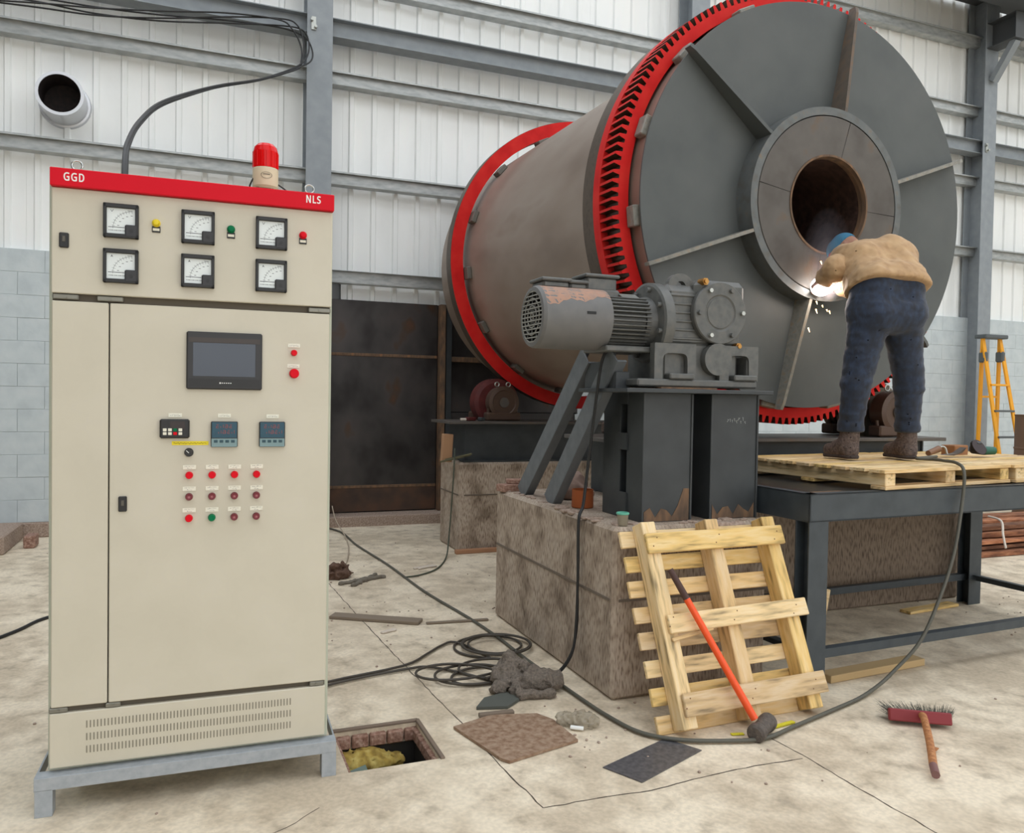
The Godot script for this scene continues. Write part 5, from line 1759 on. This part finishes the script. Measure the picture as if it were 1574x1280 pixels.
# ------------------------------------------------------------------ small things
func build_clutter() -> void:
	# floor plates
	var st := B()
	var p1 := [Vector2(1.085, -3.385), Vector2(1.30, -3.50), Vector2(1.553, -3.077), Vector2(1.19, -2.99)]
	prism(st, [Vector2(1.085, 3.385), Vector2(1.29, 3.455), Vector2(1.5, 3.4), Vector2(1.545, 3.31), Vector2(1.556, 3.075), Vector2(1.2, 2.985), Vector2(1.175, 3.02)], 0.012, T(rot(Vector3.RIGHT, -90), v(0, 0.002, 0)))
	tag(obj("rusty_plate", st, mottled("rusty plate", [[0.0, c8(120, 90, 68)], [0.5, c8(150, 124, 102)], [1.0, c8(168, 146, 124)]], 0.9, 0.1, v(1.8, 1.8, 1.8), 0.05, true, 0.3)), "brown rusty steel plate lying on the floor right of the pit", "steel plate")
	st = B()
	prism(st, [Vector2(1.544, 2.825), Vector2(1.935, 2.975), Vector2(2.02, 2.822), Vector2(1.63, 2.66)], 0.004, T(rot(Vector3.RIGHT, -90), v(0, 0.001, 0)))
	tag(obj("steel_plate", st, mottled("grey plate", [[0.0, c8(84, 84, 88)], [0.5, c8(104, 104, 108)], [1.0, c8(122, 120, 122)]], 0.4, 0.5, v(4, 4, 4), 0.03)), "thin bare grey steel plate lying on the floor near the pallet", "steel plate")
	# crushed plastic bottle with a white tag
	var bt := thing("crushed_bottle", "crushed clear plastic bottle lying on the rusty plate's corner", "bottle", v(1.62, 0.03, -3.235))
	st = B()
	blob(st, [[v(-0.05, 0, -0.03), v(0.05, 0, 0.035), 0.03, 0.036], [v(0.03, 0.006, 0.02), v(0.075, 0.004, 0.05), 0.036, 0.02]], 0.005, 0.02, [], 0.016, v(40.0, 40.0, 40.0))
	var pl := StandardMaterial3D.new()
	pl.resource_name = "hazy plastic"
	pl.albedo_color = Color(0.62, 0.58, 0.5, 0.55)
	pl.transparency = BaseMaterial3D.TRANSPARENCY_ALPHA
	pl.roughness = 0.3
	obj("shell", st, pl, bt)
	piece("tag", v(-0.015, -0.015, 0.05), v(0.06, 0.012, 0.02), mats["white print"], bt, 0.002, rot(Vector3.UP, -35))
	# rag heap
	st = B()
	var bones := []
	for q in [[1.42, 0.03, -3.72, 1.56, 0.035, -3.78, 0.035, 0.03], [1.5, 0.03, -3.8, 1.54, 0.13, -3.86, 0.055, 0.032], [1.54, 0.13, -3.86, 1.6, 0.09, -3.8, 0.03, 0.035], [1.46, 0.05, -3.84, 1.5, 0.09, -3.88, 0.035, 0.025], [1.58, 0.04, -3.72, 1.72, 0.055, -3.66, 0.045, 0.04], [1.62, 0.085, -3.74, 1.73, 0.07, -3.69, 0.032, 0.03], [1.5, 0.025, -3.62, 1.66, 0.025, -3.58, 0.028, 0.02], [1.56, 0.05, -3.8, 1.5, 0.03, -3.66, 0.04, 0.03]]:
		bones.append([v(q[0], q[1], q[2]), v(q[3], q[4], q[5]), q[6], q[7]])
	blob(st, bones, 0.0075, 0.012, [[v(0, 0.002, 0), v(0, -1, 0)]], 0.02, v(16.0, 16.0, 16.0))
	tag(obj("grey_rag", st, mottled("sooty cloth", [[0.0, c8(78, 70, 62)], [0.5, c8(112, 102, 92)], [1.0, c8(140, 128, 114)]], 0.95, 0.0, v(7, 7, 7), 0.03, true, 0.3)), "heap of dirty grey rag on the floor in front of the cable coils", "rag")
	st = B()
	prism(st, [Vector2(1.255, 3.56), Vector2(1.33, 3.66), Vector2(1.46, 3.7), Vector2(1.5, 3.6), Vector2(1.4, 3.52)], 0.014, T(rot(Vector3.RIGHT, -90), v(0, 0.002, 0)))
	tag(obj("felt_scrap", st, plain("dark felt", c8(84, 86, 80), 0.95)), "flat dark felt scrap sticking out of the grey rag heap", "scrap")
	st = B()
	box(st, v(1.32, 0.012, -3.46), v(0.17, 0.02, 0.03), rot(Vector3.UP, -4), 0.003)
	tag(obj("timber_scrap", st, plain("grey timber", c8(118, 104, 90), 0.9)), "short grey timber scrap between the rag heap and rusty plate", "timber")
	# boards and timbers
	for q in [[v(1.12, 0.012, -5.22), v(0.62, 0.02, 0.1), -32.0, plain("dusty board", c8(128, 114, 98), 0.9), "dusty flat board on the floor right of the cabinet", 0.0],
		[v(1.62, 0.008, -5.0), v(0.42, 0.012, 0.03), -6.0, mats["dusty board"], "thin dusty lath on the floor near the concrete block corner", 0.0],
		[v(3.52, 0.022, -3.34), v(0.74, 0.04, 0.09), 4.0, plain("weathered pine", c8(184, 156, 112), 0.85), "weathered pine plank on the floor under the table front rail", 0.0],
		[v(5.0, 0.012, -4.24), v(0.55, 0.02, 0.09), 6.0, wood(3), "pale pine board on the floor against the dark block", 0.0],
		[v(3.66, 0.14, -3.9), v(0.1, 0.34, 0.02), 12.0, wood(1), "pine board end standing under the table by its front leg", -14.0]]:
		st = B()
		box(st, Vector3.ZERO, q[1], Basis.IDENTITY, 0.003)
		tag(obj("floor_board", st, q[3], null, T(rot(Vector3.UP, q[2]) * rot(Vector3.BACK, q[5]), q[0] + v(0, 0.02 if q[5] != 0.0 else 0.0, 0))), q[4], "board")
	# floor crumbs
	var mm := MultiMesh.new()
	mm.transform_format = MultiMesh.TRANSFORM_3D
	var peb := B()
	box(peb, Vector3.ZERO, v(0.02, 0.012, 0.016), Basis.IDENTITY, 0.004)
	mm.mesh = done(peb)
	mm.instance_count = 260
	for i in 260:
		var x := rng.randf_range(-1.4, 8.5)
		var z := -rng.randf_range(2.0, 8.5)
		if i < 200:
			var cc: Array = [[1.3, -6.3, 0.5], [1.1, -4.9, 0.5], [5.4, -4.1, 0.35], [1.8, -3.2, 0.25], [2.2, -5.3, 0.3]][i % 5]
			x = cc[0] + rng.randfn(0, cc[2])
			z = cc[1] + rng.randfn(0, cc[2])
		var sc := rng.randf_range(0.2, 0.75)
		if (x > 0.5 and x < 1.0 and z > -3.6 and z < -3.05) or (absf(x) < 0.6 and z < -3.1 and z > -3.85) or (x > 1.86 and x < 3.2 and z > -5.2 and z < -3.4):
			sc = 0.01
		mm.set_instance_transform(i, T(Basis(Vector3.UP, rng.randf() * TAU).scaled(Vector3.ONE * sc), v(x, 0.005 * sc, z)))
	var mi := MultiMeshInstance3D.new()
	mi.name = "floor_crumbs"
	mi.multimesh = mm
	mi.material_override = mats["rubble"]
	add_child(mi)
	tag(mi, "loose concrete crumbs and grit scattered over the floor", "grit", "", "stuff")
	# debris by the rear door
	for q in [[v(1.25, 0.012, -6.35), v(0.5, 0.02, 0.3), 20.0, plain("wet cardboard", c8(112, 104, 92), 0.9), "flattened grey cardboard scrap on the floor behind the coils"], [v(1.02, 0.05, -6.55), v(0.2, 0.08, 0.12), -30.0, plain("brown sack", c8(96, 72, 58), 0.9), "crumpled brown sack scrap on the floor right of the cabinet"], [v(1.86, 0.008, -6.68), v(0.26, 0.012, 0.12), 10.0, plain("white scrap", c8(206, 194, 180), 0.8), "white paper scrap on the floor near the rear block"], [v(1.14, 0.006, -4.93), v(0.13, 0.008, 0.05), 15.0, mats["white scrap"], "small white paper shred on the floor beside the saw cut"]]:
		st = B()
		blob(st, [[v(-q[1].x * 0.4, q[1].y * 0.4, 0), v(q[1].x * 0.4, q[1].y * 0.4, 0), q[1].y, q[1].y * 0.8], [v(-q[1].x * 0.3, q[1].y * 0.3, q[1].z * 0.35), v(q[1].x * 0.35, q[1].y * 0.3, -q[1].z * 0.3), q[1].y, q[1].y]], 0.008, 0.03, [[v(0, 0.0, 0), v(0, -1, 0)]], q[1].y * 0.8, v(14.0, 14.0, 14.0))
		tag(obj("scrap", st, q[3], null, T(rot(Vector3.UP, q[2]), v(q[0].x, 0.001, q[0].z))), q[4], "scrap")
	# bricks, cup, stones and rusty box on the foundation block
	for q in [[v(1.99, 0.887, -5.02), 12.0, "loose red brick on the far corner of the foundation block", mats["brick red"], v(0.17, 0.05, 0.1)], [v(2.03, 0.927, -5.04), -14.0, "upper loose red brick stacked on the brick at the block's far corner", mats["brick red"], v(0.12, 0.03, 0.09)]]:
		st = B()
		box(st, Vector3.ZERO, q[4], Basis.IDENTITY, 0.006)
		tag(obj("brick", st, q[3], null, T(rot(Vector3.UP, q[1]), q[0])), q[2], "brick")
	var cp := thing("clear_cup", "small clear cup with green rim on the block edge by the stand", "cup", v(1.99, 0.866, -3.485))
	st = B()
	lathe(st, [Vector2(0.0, 0.0), Vector2(0.024, 0.0), Vector2(0.03, 0.062), Vector2(0.028, 0.062), Vector2(0.022, 0.003), Vector2(0.0, 0.003)], Transform3D.IDENTITY, 20)
	obj("wall", st, pl, cp)
	st = B()
	lathe(st, torus(0.03, 0.0035), T(Basis.IDENTITY.scaled(v(1, 1.6, 1)), v(0, 0.062, 0)), 20)
	obj("rim", st, plain("mint rim", c8(98, 176, 152), 0.4), cp)
	st = B()
	blob(st, [[v(2.44, 0.845, -3.44), v(2.66, 0.842, -3.44), 0.028, 0.026], [v(2.5, 0.84, -3.44), v(2.7, 0.835, -3.44), 0.022, 0.02]], 0.008, 0.02, [], 0.012, v(30.0, 30.0, 30.0))
	tag(obj("mortar_lump", st, mats["rubble"]), "lump of hardened mortar on the block edge above the leaning pallet", "mortar lump")
	var rb := thing("rusty_tin", "small rusty orange tin standing on the block behind the braces", "tin", v(2.1, 0.866, -4.15))
	st = B()
	lathe(st, [Vector2(0.0, 0.0), Vector2(0.062, 0.0), Vector2(0.064, 0.005), Vector2(0.062, 0.1), Vector2(0.064, 0.105), Vector2(0.058, 0.105), Vector2(0.056, 0.01), Vector2(0.0, 0.01)], Transform3D.IDENTITY, 28)
	obj("can", st, plain("rust orange", c8(160, 84, 40), 0.75, 0.2), rb)
	st = B()
	blob(st, [[v(2.16, 0.94, -4.5), v(2.26, 0.97, -4.55), 0.07, 0.06], [v(2.2, 0.9, -4.52), v(2.3, 0.9, -4.5), 0.06, 0.05]], 0.011, 0.03, [[v(0, 0.866, 0), v(0, -1, 0)]], 0.02, v(12.0, 12.0, 12.0))
	tag(obj("cement_bag", st, plain("pinkish sack", c8(150, 126, 114), 0.9)), "slumped pinkish sack on the block behind the rusty tin", "sack")
	# wedge timbers on the rear block
	st = B()
	box(st, Vector3.ZERO, v(0.1, 0.27, 0.07), Basis.IDENTITY, 0.004)
	tag(obj("timber_wedge", st, plain("tan timber", c8(172, 132, 98), 0.8), null, T(rot(Vector3.BACK, -3), v(2.262, 1.0, -7.4))), "upright tan timber wedge under the rear beam end", "timber")
	for k in 2:
		st = B()
		box(st, Vector3.ZERO, v(0.3, 0.018, 0.02), Basis.IDENTITY, 0.003)
		tag(obj("steel_offcut", st, plain("olive bar", c8(88, 84, 58), 0.6), null, T(rot(Vector3.UP, -20.0 - 16.0 * k) * rot(Vector3.BACK, 14), v(2.32 + 0.02 * k, 0.905 + 0.012 * k, -7.3))), ["olive steel offcut lying on the rear block's front corner, lower one", "olive steel offcut lying on the rear block's front corner, upper one"][k], "steel bar")
	for q in [[v(2.5, 1.29, -7.4), v(0.1, 0.035, 0.06), 20.0, "dark red"], [v(2.42, 1.286, -7.38), v(0.06, 0.025, 0.05), -10.0, "pale"], [v(2.6, 1.29, -7.36), v(0.07, 0.035, 0.05), 40.0, "grey"]]:
		st = B()
		box(st, Vector3.ZERO, q[1], Basis.IDENTITY, 0.006)
		var mt := {"dark red": mats["dark red primer"], "pale": mats["white scrap"], "grey": mats["slate paint"]}
		tag(obj("packing_piece", st, mt[q[3]], null, T(rot(Vector3.UP, q[2]), q[0] + v(0, -0.008, 0))), q[3] + " packing piece on the rear base beam left of the roller", "packing piece")
	# on the worker's pallets
	var g := thing("angle_grinder", "green angle grinder standing on the pallet at the worker's right", "grinder", v(4.95, 1.157, -3.83))
	st = B()
	cyl(st, v(0.02, 0.035, 0), v(0.1, 0.035, 0.02), 0.03, 0.026, 20)
	obj("motor_body", st, plain("tool green", c8(30, 92, 76), 0.5), g)
	st = B()
	cyl(st, v(-0.06, 0.05, -0.01), v(0.02, 0.035, 0), 0.036, 0.03, 20)
	box(st, v(-0.05, 0.06, 0), v(0.06, 0.08, 0.06), Basis.IDENTITY, 0.012)
	obj("gear_head", st, mats["black plastic"], g)
	st = B()
	cyl(st, v(-0.07, 0.06, 0.035), v(-0.07, 0.063, 0.04), 0.055, -1, 32)
	obj("disc", st, plain("grinding disc", c8(62, 54, 56), 0.8), g)
	var eh := thing("clamp_holder", "brown ground clamp on the pallet beside the worker's right boot", "clamp", v(4.52, 1.16, -3.84))
	st = B()
	cyl(st, v(-0.07, 0.02, 0.02), v(0.06, 0.045, -0.01), 0.018, 0.022, 14)
	obj("grip", st, plain("copper brown", c8(128, 92, 66), 0.5, 0.3), eh)
	st = B()
	tube(st, curve([v(0.06, 0.045, -0.01), v(0.1, 0.06, -0.02), v(0.12, 0.05, -0.01), v(0.125, 0.01, 0.0)], 4), 0.007, 7)
	obj("jaw", st, mats["zinc"], eh)
	st = B()
	prism(st, [Vector2(-0.09, 0.0), Vector2(0.02, 0.012), Vector2(0.1, 0.05), Vector2(0.06, 0.014), Vector2(-0.02, -0.004)], 0.05, T(Basis.IDENTITY, v(4.74, 1.162, -3.9)))
	tag(obj("steel_flake", st, mats["mill scale steel"]), "bent dark steel flake lying on the pallet left of the grinder", "scrap steel")
	st = B()
	box(st, v(0, 0.045, 0), v(0.17, 0.09, 0.1), Basis.IDENTITY, 0.005)
	tag(obj("wood_block", st, plain("red brown block", c8(150, 104, 66), 0.8), null, T(rot(Vector3.UP, 10), v(5.02, 1.124, -4.09))), "reddish wood block on the pallet in front of the ladder", "wood block")
	# yellow stepladder against the column
	var l := thing("stepladder", "yellow stepladder with grey treads standing at the right column", "ladder")
	var yl: Material = mats["ladder yellow"]
	var tops := [v(10.95, 2.5, -8.5), v(11.31, 2.515, -8.5)]
	var ff := [v(11.1, 0.0, -8.15), v(11.58, 0.0, -8.15)]
	var rf := [v(11.25, 0.0, -8.78), v(11.66, 0.0, -8.78)]
	for k in 2:
		for e in [ff[k], rf[k]]:
			st = B()
			var a: Vector3 = tops[k]
			box(st, (a + e) * 0.5, v(0.03, a.distance_to(e), 0.065), frame(e, a), 0.004)
			obj("rail", st, yl, l)
		st = B()
		box(st, tops[k] + v(0.02, -0.28, 0.0), v(0.07, 0.16, 0.13), Basis.IDENTITY, 0.02)
		obj("joint_cover", st, mats["ladder grey"], l)
	for k in 5:
		var f := 0.28 + 0.155 * k
		var a: Vector3 = tops[0].lerp(ff[0], f)
		var b: Vector3 = tops[1].lerp(ff[1], f)
		st = B()
		box(st, (a + b) * 0.5, v(a.distance_to(b), 0.03, 0.08), Basis.IDENTITY, 0.004)
		obj("tread", st, yl if k == 0 else mats["ladder grey"], l)
	for f in [0.35, 0.72]:
		var a: Vector3 = tops[0].lerp(rf[0], f)
		var b: Vector3 = tops[1].lerp(rf[1], f)
		st = B()
		box(st, (a + b) * 0.5, v(a.distance_to(b), 0.03, 0.02))
		obj("rear_bar", st, yl, l)
	piece("top_cap", v(11.13, 2.53, -8.5), v(0.48, 0.06, 0.2), mats["ladder grey"], l, 0.012)
	# rusty drum at the right edge
	var bd := thing("rusty_barrel", "rusty brown upright barrel cut off by the right edge, beside the ladder", "barrel", v(10.7, 0.0, -7.42))
	st = B()
	lathe(st, [Vector2(0.0, 0.0), Vector2(0.29, 0.0), Vector2(0.3, 0.02), Vector2(0.29, 0.04), Vector2(0.29, 0.46), Vector2(0.3, 0.48), Vector2(0.29, 0.5), Vector2(0.29, 0.9), Vector2(0.3, 0.92), Vector2(0.29, 0.94), Vector2(0.29, 1.36), Vector2(0.3, 1.38), Vector2(0.28, 1.38), Vector2(0.27, 1.36), Vector2(0.0, 1.36)], Transform3D.IDENTITY, 40)
	obj("shell", st, plain("barrel brown", c8(112, 86, 68), 0.7, 0.2), bd)
	# stack of rusty flat bars on the floor behind the table's right leg
	var bn := ["bottom", "second lowest", "third", "fourth", "top"]
	for row in 5:
		for k in 3:
			var w := rng.randf_range(0.09, 0.2)
			var hh := rng.randf_range(0.03, 0.055)
			var c := v(8.3 + rng.randf_range(-0.35, 0.35), 0.03 + 0.056 * row, -5.56 - 0.05 * row - 0.23 * k + rng.randf_range(-0.05, 0.05))
			st = B()
			box(st, Vector3.ZERO, v(3.4, hh, w), Basis.IDENTITY, 0.004)
			var key := "rusty bar %d" % ((row + k) % 3)
			var tn: float = [1.0, 0.8, 1.2][(row + k) % 3]
			var bm: Material = mottled(key, [[0.0, Color(0.36 * tn, 0.22 * tn, 0.15 * tn)], [0.5, Color(0.54 * tn, 0.35 * tn, 0.24 * tn)], [1.0, Color(0.68 * tn, 0.48 * tn, 0.35 * tn)]], 0.85, 0.1, v(0.8, 3, 3), 0.02)
			tag(obj("rusty_bar", st, bm, null, T(rot(Vector3.UP, rng.randf_range(-2.2, 2.2)), c)), "rusty flat bar in the %s layer of the pile behind the table, %s" % [bn[row], ["near side", "middle", "far side"][k]], "steel bar", "rusty bars piled at the right")
	var sp := B()
	tube(sp, curve([v(7.4, 0.1, -5.43), v(7.45, 0.22, -5.5), v(7.58, 0.33, -5.62), v(7.7, 0.34, -5.85)], 5), 0.012, 6)
	tag(obj("pale_strap", sp, plain("pale strap", c8(206, 196, 182), 0.7)), "pale strap tied over the pile of rusty bars", "strap")
	# low concrete kerb at the left edge
	st = B()
	box(st, v(-2.1, 0.085, -8.75), v(0.98, 0.17, 0.86), Basis.IDENTITY, 0.012)
	tag(obj("concrete_kerb", st, mats["rubble"]), "low concrete slab on the floor left of the cabinet by the wall", "concrete slab")
	st = B()
	box(st, v(-1.46, 0.06, -8.7), v(0.1, 0.12, 0.2), Basis.IDENTITY, 0.012)
	tag(obj("dark_stone", st, mats["brick red"]), "dark broken brick end beside the low slab at far left", "brick")
	st = B()
	blob(st, [[v(5.9, 0.05, -3.55), v(6.1, 0.06, -3.6), 0.06, 0.05]], 0.012, 0.02, [[v(0, 0, 0), v(0, -1, 0)]], 0.02, v(12.0, 12.0, 12.0))
	tag(obj("brown_lump", st, plain("brown lump", c8(92, 66, 50), 0.9)), "brown lump on the floor at the right edge under the table rail", "debris")
